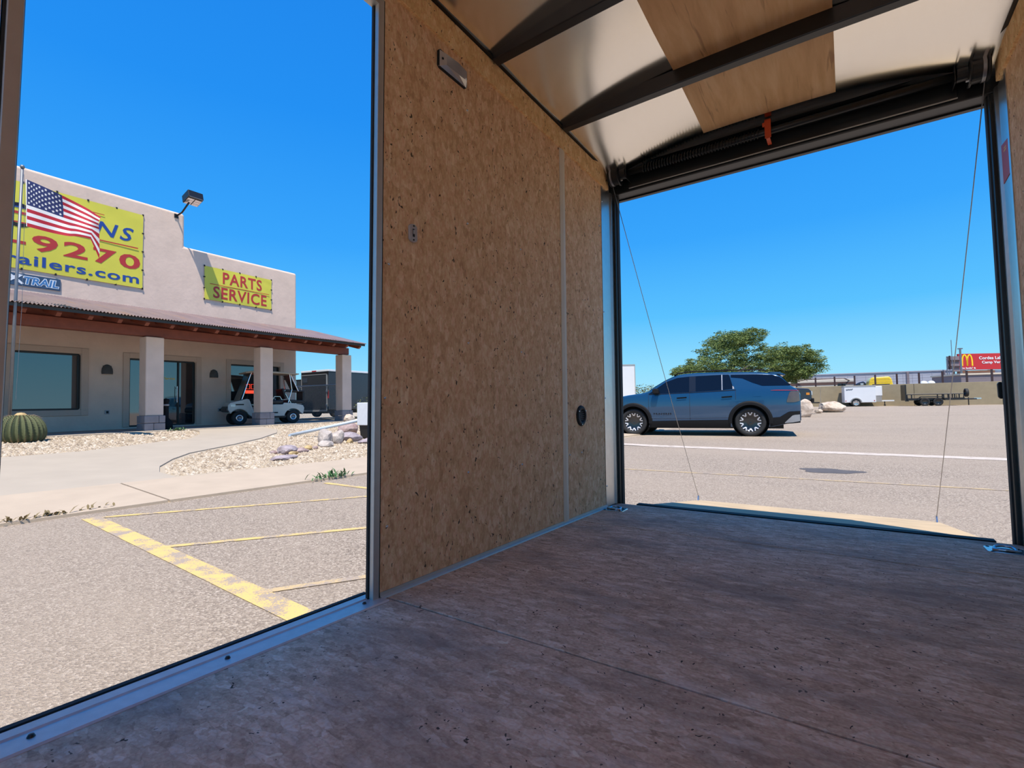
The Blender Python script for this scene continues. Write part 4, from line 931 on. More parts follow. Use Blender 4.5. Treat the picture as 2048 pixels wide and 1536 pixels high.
# ------------------------------------------------------------------ enclosed cargo trailer behind the porch
dt = thing('cargo_trailer', 'dark enclosed cargo trailer parked behind the gate', 'trailer', (-19.72, 13.85, .0), (0, 0, math.radians(4)))
MB().box(-1.95, 0, 0, 5.2, .42, 2.24).build('body', 'slate_skin', dt, bevel=.02)
MB().box(-1.97, .02, -.02, 5.22, 2.20, 2.29).build('roof_trim', 'white_metal', dt, bevel=.01)
MB().box(-1.93, -.02, -.03, .0, 2.08, 2.20).build('rear_header', 'car_trim', dt); MB().box(-1.15, -.85, -.035, -.02, 2.22, 2.27).build('marker_light', 'red_lens', dt)
rp_ = MB().box(-1.86, -.12, -.05, -.001, .40, 2.06).build('ramp_panel', 'charcoal_skin', dt, bevel=.012)
MB().box(-1.80, -1.45, -.06, -.05, 1.72, 1.94).build('label_plate', 'slate_skin', rp_, bevel=.01)
for a in ((-1.90, -1.87, .40, 2.08), (-.11, -.08, .40, 2.08)): MB().box(a[0], a[1], -.06, 0, a[2], a[3]).build('door_edge', 'alu_soft', dt)
MB().box(-1.90, -.08, -.06, 0, 2.055, 2.085).build('door_edge', 'alu_soft', dt); MB().box(-1.88, -.1, -.08, 0, .34, .42).build('sill_bar', 'alu_soft', dt)
for z in (.6, 1.25, 1.5): MB().box(-.10, .01, -.09, -.04, z, z+.07).build('latch', 'chrome', dt); MB().box(-1.99, -1.90, -.09, -.04, z, z+.07).build('latch', 'chrome', dt)
MB().box(-.06, .01, -.02, .0, .95, 1.32).build('tail_light', 'red_lens', dt)
MB().box(-1.9, -.05, .0, 5.0, .25, .42).build('chassis', 'black_matte', dt); MB().box(-.1, .16, 1.9, 3.6, .62, .68).build('fender', 'car_trim', dt)
wheel('wheel', dt, (.05, 2.3, .32), .34, .2, .2, ('grey_plastic', 'chrome'), 'five', 'x', 1); wheel('wheel', dt, (.05, 3.1, .32), .34, .2, .2, ('grey_plastic', 'chrome'), 'five', 'x', 1)
MB().box(.0, .02, 4.2, 4.24, .9, 2.1).box(.0, .02, 4.2, 5.0, 2.06, 2.1).build('side_door_trim', 'alu_soft', dt)
# second dark trailer body behind it, left
d2 = thing('cargo_trailer', 'edge of a second dark trailer beyond the golf cart', 'trailer', (-23.2, 15.2, 0), (0, 0, math.radians(4)))
MB().box(-1.2, .55, 0, 4, .4, 2.0).build('body', 'charcoal_skin', d2, bevel=.02); MB().box(-1.22, .57, -.01, 4.01, 1.98, 2.04).build('roof_trim', 'car_trim', d2)
wheel('wheel', d2, (.4, 1.2, .30), .30, .2, .18, ('grey_plastic', 'chrome'), 'five', 'x', 1); wheel('wheel', d2, (-1.05, 1.2, .30), .30, .2, .18, ('grey_plastic', 'chrome'), 'five', 'x', -1)
# chain-link gate
gt = thing('chain_link_gate', 'galvanised chain-link gate across the side yard', 'gate', (-18.9, 12.75, -.02), (0, 0, math.radians(8)))
GW, GHT = 3.2, 1.5
MB().tube([(-1.5, 0, .05), (-1.5, 0, GHT), (GW-1.5, 0, GHT), (GW-1.5, 0, .05)], .028, 8, closed=True).build('frame', 'alu_soft', gt)
for x in (-1.6, GW-1.4): MB().tube([(x, 0, 0), (x, 0, GHT+.25)], .04, 8).build('post', 'alu_soft', gt); MB().lathe([(0, .05), (.03, .04), (.045, 0)], (x, 0, GHT+.25), 'z', 10).build('post_cap', 'alu_soft', gt)
wm = MB()
stp = .075
for k in range(int((GW+GHT)/stp)):
    for sg_ in (1, -1):
        a = k*stp; p0 = (a if a < GW else GW, 0 if a < GW else a-GW); p1 = (0 if a < GHT else a-GHT, a if a < GHT else GHT)
        q0, q1 = [((x if sg_ > 0 else GW-x)-1.5, .004*sg_, .05+z*(GHT-.05)/GHT) for x, z in (p0, p1)]
        if (Vector(q0)-Vector(q1)).length > .05: wm.tube([q0, q1], .0035, 3)
wm.build('wire_mesh', 'alu_soft', gt, fix=False)['kind'] = 'stuff'
# leafy masses
def leaves(n, centers, radii, size, seed, flat=.5, droop=.3):
    r = np.random.default_rng(seed); k = r.integers(0, len(centers), n); Cn = np.array(centers)[k]; Rd = np.array(radii)[k]
    d = r.normal(size=(n, 3)); d /= np.linalg.norm(d, axis=1)[:, None]; rad = r.uniform(.25, 1, n)**.5
    p = Cn+d*Rd*rad[:, None]
    a = r.uniform(0, 6.28, n); dirv = np.stack([np.cos(a), np.sin(a), r.uniform(-droop-.4, .5-droop, n)], 1); dirv /= np.linalg.norm(dirv, axis=1)[:, None]
    sd = np.cross(dirv, r.normal(size=(n, 3))); sd /= np.linalg.norm(sd, axis=1)[:, None]
    L = size*r.uniform(.6, 1.4, n)[:, None]; Wd = L*flat
    V = np.stack([p-sd*Wd*.5, p+dirv*L*.5, p+sd*Wd*.5+dirv*L*.15, p+dirv*L], 1)
    V = np.stack([p, p+dirv*L*.55+sd*Wd*.5, p+dirv*L, p+dirv*L*.55-sd*Wd*.5], 1)
    return V.reshape(-1, 3), (np.arange(n)[:, None]*4+np.arange(4)).astype(int)
def leaf_obj(name, parent, mat, V, F):
    me = bpy.data.meshes.new(name); me.from_pydata(V.tolist(), [], F.tolist()); me.materials.append(MAT[mat]); me.update()
    o = link(name, me, parent); o['kind'] = 'stuff'; return o
hg = thing('hedge', 'dusty green hedge in front of the dark trailer', 'hedge', (-17.1, 14.3, -.05))
c = [(x*.5-.6, y*.7, .8+.0*x) for x in range(4) for y in range(5)]
V, F = leaves(5000, [(a, b, .62) for a, b, _ in c], [(.45, .5, .42)]*len(c), .09, 3, .35, .2); leaf_obj('foliage', hg, 'hedge', V, F)
sm_ = MB()
for i in range(14):
    x0, y0 = random.uniform(-.7, 1.0), random.uniform(-.3, 2.9); sm_.tube([(x0, y0, 0), (x0+random.uniform(-.1, .1), y0+random.uniform(-.1, .1), .6)], .02, 5)
sm_.build('stems', 'bark', hg)['kind'] = 'stuff'

# ------------------------------------------------------------------ blue SUV (u = from rear bumper forward, y = left, z up)
SH = math.radians(-171.749); SS = 1.070
hdx, hdy = math.cos(SH), math.sin(SH)
Rr = (-2.29, 15.274)                                   # contact point of the near rear tyre
suv = thing('suv', 'blue sport utility vehicle parked sideways beyond the ramp', 'car', (Rr[0], Rr[1], h(*Rr)), (0, 0, SH)); suv.scale = (SS, SS, SS)
UW = 1.18; HW = .98; Y0 = -HW+.02                      # local x = u-UW ; left side face at y=0 -> body centre at y=-HW
def itp(t, x):
    if x <= t[0][0]: return t[0][1]
    for (a, b), (c, d) in zip(t[:-1], t[1:]):
        if x <= c:
            k = (x-a)/(c-a); return b+(d-b)*k
    return t[-1][1]
ZT = [(0, 1.12), (.05, 1.19), (.10, 1.25), (.20, 1.31), (.42, 1.58), (.55, 1.645), (.8, 1.685), (1.2, 1.715), (1.9, 1.745), (2.5, 1.752), (2.86, 1.735), (3.09, 1.685), (3.36, 1.56), (3.67, 1.37), (3.81, 1.27), (3.95, 1.225), (4.04, 1.21), (4.4, 1.17), (4.7, 1.12), (4.95, 1.04), (5.1, .92), (5.18, .78)]
ZB = [(0, .42), (.35, .33), (.7, .25), (4.6, .24), (5.0, .28), (5.18, .38)]
WD = [(0, .80), (.06, .87), (.2, .935), (.45, .97), (.9, .985), (4.2, .98), (4.6, .94), (4.9, .83), (5.1, .66), (5.18, .54)]
PF = [(.2, .93), (.34, .965), (.45, .975), (.62, .985), (.80, 1.0), (1.0, .992), (1.12, .975), (1.22, .955), (1.32, .92), (1.5, .86), (1.66, .80), (1.76, .74)]
def wid(u, z): return itp(WD, u)*itp(PF, z)
def sidey(u, z): return wid(u, z)+Y0
def S(u, y, z): return (u-UW, y, z)
us = sorted(set([0, .02, .05, .1, .15, .2, .3, .42, .48, .55, .65, .8, 1.0, 1.2, 1.4, 1.6, 1.9, 2.2, 2.5, 2.7, 2.86, 2.98, 3.09, 3.22, 3.36, 3.5, 3.67, 3.74, 3.81, 3.88, 3.95, 4.04, 4.2, 4.4, 4.6, 4.7, 4.83, 4.95, 5.03, 5.1, 5.15, 5.18]))
NZ = 16; rings = []
for u in us:
    zb, zt = itp(ZB, u), itp(ZT, u); left = []
    for k in range(NZ+1):
        z = zb+(zt-.05-zb)*k/NZ; left.append((wid(u, z), z))
    w = left[-1][0]
    left += [(w-.025, zt-.018), (w-.09, zt), (w*.5, zt+.012), (0, zt+.016)]
    ring = [S(u, Y0+a, b) for a, b in left]+[S(u, Y0-a, b) for a, b in left[-2::-1]]
    rings.append(ring)
mb = MB(); nr = len(rings[0]); mb.v = [p for r in rings for p in r]
for i in range(len(us)-1):
    for k in range(nr): mb.f.append((i*nr+k, i*nr+(k+1) % nr, (i+1)*nr+(k+1) % nr, (i+1)*nr+k)); mb.m.append(0)
mb.f.append(tuple(range(nr-1, -1, -1))); mb.f.append(tuple((len(us)-1)*nr+k for k in range(nr))); mb.m += [0, 0]
body = mb.build('body', 'car_blue', suv, smooth=True)
cs = []
for u in (1.18, 4.25):
    for y0, y1 in ((-.42, .3), (2*Y0+.42, 2*Y0-.3)):
        c = MB().lathe([(0, y0), (.455, y0), (.455, y1), (0, y1)], (u-UW, 0, .40), 'y', 36).build('cutter', 'car_trim', suv); cs.append(c)
bpy.context.view_layer.update(); cut(body, cs)
for p in body.data.polygons: p.use_smooth = True
body.data.set_sharp_from_angle(angle=.7) if hasattr(body.data, 'set_sharp_from_angle') else None
def side_panel(name, lo, hi, mat, off=.007, n=14, m=4, parent=None, both=True):
    u0, u1 = max(lo[0][0], hi[0][0]), min(lo[-1][0], hi[-1][0])
    for sg_ in ((1, -1) if both else (1,)):
        def fn(a, b):
            u = u0+(u1-u0)*a; z0, z1 = itp(lo, u), itp(hi, u); z = z0+(z1-z0)*b
            y = wid(u, z)+off; return S(u, Y0+sg_*y, z)
        MB().grid(fn, n, m).build(name, mat, parent or suv, smooth=True)
side_panel('front_window', [(2.69, 1.22), (3.51, 1.20), (3.80, 1.185)], [(2.69, 1.655), (3.01, 1.63), (3.32, 1.52), (3.80, 1.19)], 'car_glass')
side_panel('b_pillar', [(2.52, 1.23), (2.69, 1.22)], [(2.52, 1.66), (2.69, 1.655)], 'rim_black', .006, 2)
side_panel('rear_window', [(1.86, 1.25), (2.52, 1.23)], [(1.86, 1.67), (2.52, 1.66)], 'car_glass')
side_panel('window_divider', [(1.832, 1.25), (1.855, 1.25)], [(1.832, 1.67), (1.855, 1.67)], 'car_silver', .008, 1)
side_panel('quarter_window', [(1.58, 1.275), (1.825, 1.255)], [(1.58, 1.35), (1.66, 1.665), (1.825, 1.67)], 'car_glass', n=10)
side_panel('window_edge', [(1.545, 1.27), (1.585, 1.275)], [(1.545, 1.32), (1.585, 1.36)], 'car_silver', .008, 2)
side_panel('rear_quarter_glass', [(.23, 1.325), (.86, 1.335), (1.10, 1.43), (1.34, 1.555), (1.62, 1.59)], [(.23, 1.335), (.44, 1.555), (.62, 1.62), (1.0, 1.645), (1.62, 1.66)], 'car_glass', n=24)
side_panel('belt_moulding', [(1.5, 1.235), (2.6, 1.195), (3.78, 1.165)], [(1.5, 1.25), (2.6, 1.21), (3.78, 1.18)], 'car_trim', .008, 20, 1)
side_panel('sill_cladding', [(1.66, .235), (3.80, .235)], [(1.66, .44), (2.7, .43), (3.80, .41)], 'car_trim', .018, 12)
side_panel('rear_bumper_cladding', [(.02, .36), (.40, .33), (.72, .26)], [(.02, .66), (.28, .65), (.49, .51), (.72, .49)], 'car_trim', .012, 12)
side_panel('skid_plate', [(.03, .40), (.20, .37), (.38, .355)], [(.03, .57), (.19, .56), (.38, .37)], 'car_silver', .02, 6)
side_panel('front_bumper_cladding', [(4.72, .26), (5.12, .34)], [(4.72, .52), (5.12, .6)], 'car_trim', .012, 8)
side_panel('tail_lamp', [(.02, .92), (.16, .885), (.32, .89)], [(.02, 1.17), (.2, 1.18), (.25, 1.15), (.32, .93)], 'tail_lens', .012, 8)
side_panel('tail_strip', [(.03, 1.188), (.68, 1.205)], [(.03, 1.198), (.55, 1.217), (.68, 1.21)], 'red_lens', .014, 8, 1)
side_panel('headlamp', [(4.72, .88), (5.06, .80)], [(4.72, .95), (5.06, .92)], 'plastic_lens', .012, 6)
for a, lo in ((2.68, .44), (3.80, .42), (1.51, .98)): side_panel('door_gap', [(a, lo), (a+.008, lo)], [(a, 1.21), (a+.008, 1.21)], 'black_matte', .002, 1, 8)
side_panel('fuel_door', [(.91, 1.055), (1.09, 1.055)], [(.91, 1.185), (1.09, 1.185)], 'car_blue', .005, 4)
side_panel('door_crease', [(1.7, .52), (3.75, .50)], [(1.7, .545), (3.75, .525)], 'car_blue', .012, 14, 1)
for sg_ in (1, -1):
    for u in (1.18, 4.25):
        def archf(a, b, u=u, sg_=sg_):
            t = -.12+(math.pi+.24)*a; r = .44+.10*b; uu, zz = u+r*math.cos(t), .40+r*math.sin(t); off = .035 if b < .99 else .004
            return S(uu, Y0+sg_*(wid(uu, max(.25, zz))+off), zz)
        MB().grid(archf, 30, 4).build('arch_cladding', 'car_trim', suv, smooth=True)
        MB().lathe([(.452, sg_*.0), (.452, -sg_*.40), (0, -sg_*.40)], (u-UW, Y0+sg_*(HW-.03), .40), 'y', 36).build('wheel_liner', 'black_matte', suv)
        wheel('wheel', suv, (u-UW, (0 if sg_ > 0 else 2*Y0)-sg_*.13, .385), .385, .25, .265, ('rim_black', 'rim_silver'), 'tabs', 'y', sg_)
    for u in (1.73, 2.89):
        side_panel('door_handle', [(u-.13, 1.05), (u+.13, 1.035)], [(u-.13, 1.085), (u+.13, 1.07)], 'car_trim', .03, 6, 2)
    MB().prism([(3.50, 1.19), (3.66, 1.19), (3.67, 1.31), (3.60, 1.345), (3.51, 1.33)], 'y', Y0+sg_*(.955), Y0+sg_*(1.13)).build('mirror', 'car_trim', suv, bevel=.025, loc=(-UW, 0, 0))
    MB().tube([S(.75, Y0+sg_*.72, 1.725), S(.85, Y0+sg_*.72, 1.765), S(1.6, Y0+sg_*.72, 1.79), S(2.6, Y0+sg_*.72, 1.80), S(3.0, Y0+sg_*.71, 1.76), S(3.1, Y0+sg_*.70, 1.70)], .016, 8).build('roof_rail', 'car_trim', suv, smooth=True)
def topgrid(name, u0, u1, inset, mat, off=.008):
    def fn(a, b):
        u = u0+(u1-u0)*a; zt = itp(ZT, u); w = wid(u, zt-.05)-inset; return S(u, Y0+w*(2*b-1), zt+.016*(1-abs(2*b-1))**.5+off)
    MB().grid(fn, 10, 10).build(name, mat, suv, smooth=True)
topgrid('windshield', 3.05, 3.80, .07, 'car_glass'); topgrid('rear_glass', .21, .50, .05, 'car_glass')
MB().prism([(.30, 1.615), (.34, 1.60), (.62, 1.645), (.72, 1.70), (.45, 1.69)], 'y', Y0-.68, Y0+.68).build('spoiler', 'car_blue', suv, bevel=.015, loc=(-UW, 0, 0))
MB().box(-.02-UW, .03-UW, Y0-.55, Y0+.55, .62, .78).build('license_panel', 'car_trim', suv, bevel=.01)
MB().box(5.12-UW, 5.19-UW, Y0-.5, Y0+.5, .45, .82).build('grille', 'car_trim', suv, bevel=.02)
link('badge', text_mesh('TRAVERSE', (3.18, 3.68, .60, .64), lambda a, b, c: S(3.18+3.68-a, sidey(3.4, .62)+.004+c, b), 0, .003, bold=.03, mat='car_trim', space=1.4), suv)
MB().box(.4-UW, 4.8-UW, Y0-.7, Y0+.7, .20, .30).build('underbody', 'black_matte', suv)

# ------------------------------------------------------------------ things beyond the SUV
tr = thing('tree', 'feathery green desert tree behind the blue car', 'tree', (-4.45, 27.6, h(-4.4, 27.5)))
tb = MB(); tips = []
def branch(p, d, L, r, lev):
    pts = [p]; q = Vector(p); dd = Vector(d).normalized()
    for i in range(4):
        dd = (dd+Vector((random.gauss(0, .16), random.gauss(0, .16), random.gauss(0, .10)))).normalized(); q = q+dd*L/4; pts.append(q.copy())
    tb.tube(pts, [r*(1-.17*i) for i in range(5)], 6)
    if lev == 0: tips.append(pts[-1]); tips.append(pts[2]); return
    for k in range(3 if lev > 1 else 3):
        a = random.uniform(0, 6.28); branch(pts[-1 - (k % 2)], (dd+Vector((math.cos(a)*.9, math.sin(a)*.9, random.uniform(-.25, .3)))), L*.66, r*.5, lev-1)
for a in range(4):
    t = a*math.pi/2+.5; branch(Vector((0, 0, .0)), (math.cos(t)*.55, math.sin(t)*.55, 1), 1.7, .12, 2)
tb.build('trunk', 'bark', tr, smooth=True)
# crown: lobes in tree-local metres (x' along view-right, z up)
rgt = Vector((.83, .56, 0)); fw_ = Vector((-.56, .83, 0))
lob = []
for (a, z, rx, rzz) in ((-3.0, 2.35, .75, .35), (-2.2, 2.55, 1.0, .55), (-1.3, 3.1, 1.2, .8), (-.3, 3.75, 1.3, .75), (.3, 4.1, .95, .45), (-.9, 3.9, .9, .5), (.6, 3.0, 1.4, .8), (1.6, 2.85, 1.3, .65), (2.5, 3.15, 1.1, .55), (3.2, 2.9, .8, .5), (3.4, 2.4, .6, .5), (2.2, 2.2, 1.0, .5), (0, 2.3, 1.6, .55), (-1.5, 2.2, 1.2, .5), (2.9, 2.0, .45, .4)):
    for dpt in (-1.1, 0, 1.1):
        k = 1 if dpt == 0 else .8
        lob.append((rgt*a*.94+fw_*dpt*.9+Vector((0, 0, z*.95+.15)), (rx*k*.8, rx*k*.8, rzz*k)))
# sprays: clumps of leaflets strung along short drooping twigs
r = np.random.default_rng(5); cl, rd_ = [], []
for c, rr in lob:
    for _ in range(26):
        d = r.normal(size=3); d /= np.linalg.norm(d); p = np.array(c)+d*np.array(rr)*r.uniform(.5, 1.08)
        cl.append(p); s_ = r.uniform(.10, .22); rd_.append((s_*1.5, s_*1.5, s_*.7))
V, F = leaves(72000, cl, rd_, .105, 6, .30, .35); leaf_obj('foliage', tr, 'leaf', V, F)
# white box trailer and hedge, far left
wb = thing('box_trailer', 'tall white box trailer standing behind the car hood', 'trailer', (-11.0, 29.0, h(-11, 29)), (0, 0, math.radians(35)))
MB().box(-4.2, .30, -.0, 2.2, .55, 3.05).build('box', 'white_skin', wb, bevel=.02); MB().box(-4.22, .32, -.02, 2.22, 3.03, 3.10).build('top_rail', 'alu_soft', wb); MB().box(.28, .32, -.02, 2.2, .5, 3.05).build('corner_trim', 'alu_soft', wb); MB().box(-4, .2, .3, 1.9, .35, .55).build('chassis', 'black_matte', wb)
for x in (-1.4, -2.3): wheel('wheel', wb, (x, .1, .36), .36, .22, .2, ('grey_plastic', 'chrome'), 'five', 'y', -1); wheel('wheel', wb, (x, 2.1, .36), .36, .22, .2, ('grey_plastic', 'chrome'), 'five', 'y', 1)
h2 = thing('hedge', 'olive hedge between the white box trailer and the car windshield', 'hedge', (-10.2, 36, h(-10.2, 36)))
V, F = leaves(7000, [(a*.8-3.2, b*.9+a*.55-2, .95) for a in range(10) for b in (0, 1)], [(.8, .8, 1.0)]*20, .16, 9, .4, .1); leaf_obj('foliage', h2, 'hedge', V, F)
sm_ = MB()
for a in range(10): sm_.tube([(a*.8-3.2, a*.55-1.6, 0), (a*.8-3.1, a*.55-1.6, .9)], .05, 5)
sm_.build('stems', 'bark', h2)['kind'] = 'stuff'
boulder('boulder', 'rounded sandstone boulder right behind the car bumper', (-1.66, 26.2), (.42, .40, .48), 'boulder', 21, 'boulders by the far wall', .12, 'boulder')
boulder('boulder', 'low flat sandstone boulder right of the round one', (-.75, 31.2), (.70, .5, .34), 'boulder', 22, 'boulders by the far wall', .15, 'boulder')
boulder('boulder', 'small stone at the foot of the flat boulder', (-1.25, 29.9), (.2, .2, .14), 'boulder', 23, 'boulders by the far wall', .15, 'boulder')
# dark pickup, front seen past the SUV
pk = thing('pickup_truck', 'dark pickup truck whose front end shows behind the car', 'truck', (-1.75, 34.3, h(-1.75, 34.3)), (0, 0, math.radians(20)))
MB().prism([(-5.2, .55), (-5.2, 1.25), (-3.2, 1.28), (-3.1, 1.85), (-1.9, 1.88), (-1.25, 1.36), (-.15, 1.28), (.0, 1.12), (.02, .62), (-.15, .52)], 'y', 0, 1.9).build('body', 'truck', pk, bevel=.06, seg=3)
MB().prism([(-3.0, 1.36), (-2.95, 1.78), (-1.95, 1.80), (-1.45, 1.38)], 'y', -.01, 1.91).build('side_glass', 'car_glass', pk)
MB().box(-.05, .12, -.02, 1.92, .46, .70).build('front_bumper', 'car_trim', pk, bevel=.03); MB().box(.0, .05, .35, 1.55, .78, 1.16).build('grille', 'car_trim', pk, bevel=.02)
for y in (.02, 1.6): MB().box(-.12, .05, y, y+.28, .88, 1.12).build('headlamp', 'plastic_lens', pk, bevel=.02)
MB().box(-.30, -.12, -.02, .02, .90, 1.04).build('turn_lamp', 'amber_lens', pk)
MB().tube([(.1, .95, .42), (.7, .95, .42)], .04, 8).build('winch_bar', 'black_matte', pk)
for x in (-.95, -4.2): wheel('wheel', pk, (x, .10, .40), .40, .26, .24, ('rim_black', 'chrome'), 'five', 'y', -1); wheel('wheel', pk, (x, 1.80, .40), .40, .26, .24, ('rim_black', 'chrome'), 'five', 'y', 1)
# retaining wall + fence
def wl_pt(x): return 44.95+.13*(x-2.7)
rw = MB()
xs = [-14, -6, -1.7, 3.95, 8.6, 18]
rwall = thing('retaining_wall', 'tan block retaining wall along the far edge of the lot', 'wall', kind='structure')
for a, b in zip(xs[:-1], xs[1:]):
    a2, b2 = a+.01, b-.01
    MB().add([(x, wl_pt(x)+dy, z) for x in (a2, b2) for dy in (0, .25) for z in (-.6, 1.40+.002*x)], [(0, 2, 3, 1), (4, 5, 7, 6), (0, 1, 5, 4), (2, 6, 7, 3), (1, 3, 7, 5), (0, 4, 6, 2)]).build('wall_section', 'retain', rwall, bevel=.01)
fe = thing('rail_fence', 'brown steel posts with a slim rail on top of the retaining wall', 'fence', (0, 0, 0))
px_ = [-6.3, -4.75, -3.25, -1.98, -.75, .50, 1.75, 3.02, 4.28, 5.57, 6.86, 8.15, 9.5, 11]
for x in px_: MB().box(x-.055, x+.055, wl_pt(x)+.08, wl_pt(x)+.19, 1.38, 2.13+.014*x).build('post', 'brown_post', fe)
mw = MB()
for zz in (1.55, 1.75, 1.95, 2.10): mw.tube([(x, wl_pt(x)+.135, zz+.014*x) for x in px_], .006, 4)
mw.build('wires', 'brown_post', fe)
# small white enclosed trailer
wt = thing('cargo_trailer', 'small white enclosed trailer parked against the retaining wall', 'trailer', (.40, 43.2, h(.4, 43.2)), (0, 0, math.radians(8)))
MB().box(-.58, 1.30, 0, 1.25, .28, 1.46).build('body', 'white_skin', wt, bevel=.03); MB().box(-.60, 1.32, -.02, 1.27, 1.43, 1.50).build('roof_trim', 'alu_soft', wt)
MB().prism([(1.31, .10), (1.31, 1.15), (1.74, .9), (1.74, .35)], 'z', .74, 1.45).build('nose', 'white_skin', wt, bevel=.03); MB().prism([(1.31, .12), (1.31, 1.15), (1.70, .9), (1.70, .35)], 'z', .32, .735).build('stone_guard', 'alu_soft', wt)
MB().box(1.3, 2.45, .56, .68, .34, .43).build('tongue', 'white_skin', wt); MB().tube([(1.9, .62, .4), (1.9, .62, .06)], .03, 8).build('jack', 'black_matte', wt); MB().lathe([(.0, -.03), (.06, -.03), (.06, .03), (0, .03)], (1.9, .62, .07), 'y', 12).build('jack_wheel', 'black_matte', wt)
wheel('wheel', wt, (.10, -.02, .27), .27, .17, .185, ('grey_plastic', 'chrome'), 'five', 'y', -1); wheel('wheel', wt, (.10, 1.27, .27), .27, .17, .185, ('grey_plastic', 'chrome'), 'five', 'y', 1)
MB().lathe([(.31, -.12), (.36, -.12), (.36, .06), (.31, .06)], (.10, -.02, .28), 'y', 20, a0=-math.pi/2, a1=math.pi/2).build('fender', 'alu_soft', wt)
MB().tube([(-.46, -.005, 1.24), (-.40, -.005, 1.20), (-.33, -.005, 1.25), (-.27, -.005, 1.21), (-.2, -.005, 1.25), (-.14, -.005, 1.22), (-.06, -.005, 1.28)], .02, 5).build('script_logo', 'car_trim', wt)
for x in (-.5, 1.2): MB().box(x-.03, x+.03, -.01, .0, .38, .44).build('marker', 'red_lens', wt)
# black tandem utility trailer
ut = thing('utility_trailer', 'black tandem-axle utility trailer with raised tail gate by the wall', 'trailer', (4.28, 43.0, h(4.3, 43.0)), (0, 0, math.radians(6))); ut.scale = (.75, .75, .75)
MB().box(-1.2, 2.75, 0, 1.9, .62, .70).build('deck', 'rust_beam', ut)
for y in (0, 1.9): MB().tube([(-1.2, y, .62), (-1.2, y, 1.05), (2.7, y, 1.05), (2.7, y, .62)], .045, 4).build('side_rail', 'black_steel', ut); MB().box(-1.2, 2.75, y-.05, y+.05, .50, .70).build('frame_rail', 'black_steel', ut)
for x in (-.9, 1.35, 1.7, 2.1, 2.4):
    for y in (0, 1.9): MB().box(x-.04, x+.04, y-.04, y+.04, .62, 1.05).build('stake', 'black_steel', ut)
MB().box(-1.34, -1.24, .05, 1.85, .50, 1.95).build('tail_gate', 'black_steel', ut); MB().box(-1.36, -1.1, .02, .1, .42, .54).build('gate_hinge', 'black_steel', ut)
for x in (0, .92):
    wheel('wheel', ut, (x, -.12, .36), .36, .22, .2, ('rim_black', 'chrome'), 'plain', 'y', -1); wheel('wheel', ut, (x, 2.02, .36), .36, .22, .2, ('rim_black', 'chrome'), 'plain', 'y', 1)
MB().prism([(-.55, .52), (-.32, .84), (1.24, .84), (1.5, .52), (1.42, .52), (1.2, .77), (-.28, .77), (-.47, .52)], 'y', -.26, .0).build('fender', 'black_steel', ut)
for y in (.3, 1.6): MB().tube([(2.7, y, .56), (3.8, .95, .56)], .06, 6).build('tongue', 'black_steel', ut)
MB().box(3.6, 4.1, .89, 1.01, .54, .66).build('coupler', 'chrome', ut); MB().tube([(3.25, .95, .70), (3.25, .95, .02)], .04, 6).build('jack', 'black_steel', ut)
wheel('wheel', ut, (2.92, .15, 1.12), .36, .22, .2, ('rim_black', 'chrome'), 'plain', 'x', 1)
# behind the wall: RV, yellow van, sheds, billboard
rv = thing('motorhome', 'cream motorhome roof with brown stripe behind the wall', 'motorhome', (-1.6, 55, 0), (0, 0, math.radians(6)))
MB().box(-3.4, 2.2, 0, 2.4, .4, 2.25).build('body', 'cream_rv', rv, bevel=.05); MB().box(-3.42, 2.22, -.02, 2.42, 1.72, 1.98).build('stripe', 'brown_rv', rv); MB().box(-2.4, -1.6, .6, 1.4, 2.25, 2.5).build('air_conditioner', 'cream_rv', rv, bevel=.03)
MB().tube([(-3.2, .2, 2.05), (-1.5, -.4, 2.30), (1.4, -.4, 2.28), (2.0, .2, 2.0)], .05, 6).build('awning_arm', 'brown_rv', rv); MB().box(.9, 1.5, -.03, 0, 1.4, 1.85).build('window', 'car_glass', rv)
for x in (-2.4, 1.2): wheel('wheel', rv, (x, .1, .42), .42, .25, .25, ('grey_plastic', 'chrome'), 'five', 'y', -1); wheel('wheel', rv, (x, 2.3, .42), .42, .25, .25, ('grey_plastic', 'chrome'), 'five', 'y', 1)
yv = thing('van', 'bright yellow van roof showing above the retaining wall', 'van', (2.4, 52, 0), (0, 0, math.radians(5)))
MB().prism([(-.92, .4), (-.92, 1.2), (-.80, 1.9), (-.62, 2.20), (.6, 2.25), (.76, 2.0), (.9, 1.2), (.92, .4)], 'y', 0, 1.8).build('body', 'van_yellow', yv, bevel=.12, seg=4); MB().box(-.6, .6, -.012, .0, 1.2, 1.6).build('side_window', 'car_glass', yv)
for x in (-.55, .55): wheel('wheel', yv, (x, .1, .35), .35, .22, .2, ('grey_plastic', 'chrome'), 'five', 'y', -1); wheel('wheel', yv, (x, 1.7, .35), .35, .22, .2, ('grey_plastic', 'chrome'), 'five', 'y', 1)
mc = thing('motorcycle', 'dark motorcycle fairing beside the yellow van', 'motorcycle', (1.0, 54.3, 0), (0, 0, math.radians(4)))
MB().prism([(-.9, 1.0), (-.6, 1.55), (-.1, 1.85), (.25, 1.95), (.5, 1.6), (.6, 1.0)], 'y', -.3, .3).build('fairing', 'truck', mc, bevel=.1, seg=3); MB().box(.0, .22, -.32, -.28, 1.6, 1.78).build('headlamp', 'plastic_lens', mc)
for x in (-.8, .8): wheel('wheel', mc, (x, 0, .35), .35, .16, .22, ('rim_black', 'chrome'), 'five', 'y', -1)
MB().box(-.8, .8, -.12, .12, .4, 1.1).build('engine', 'black_matte', mc)
sg2 = thing('warehouse', 'long pale grey metal warehouse behind the wall', 'building', (-.6, 78, 0), (0, 0, math.radians(11)))
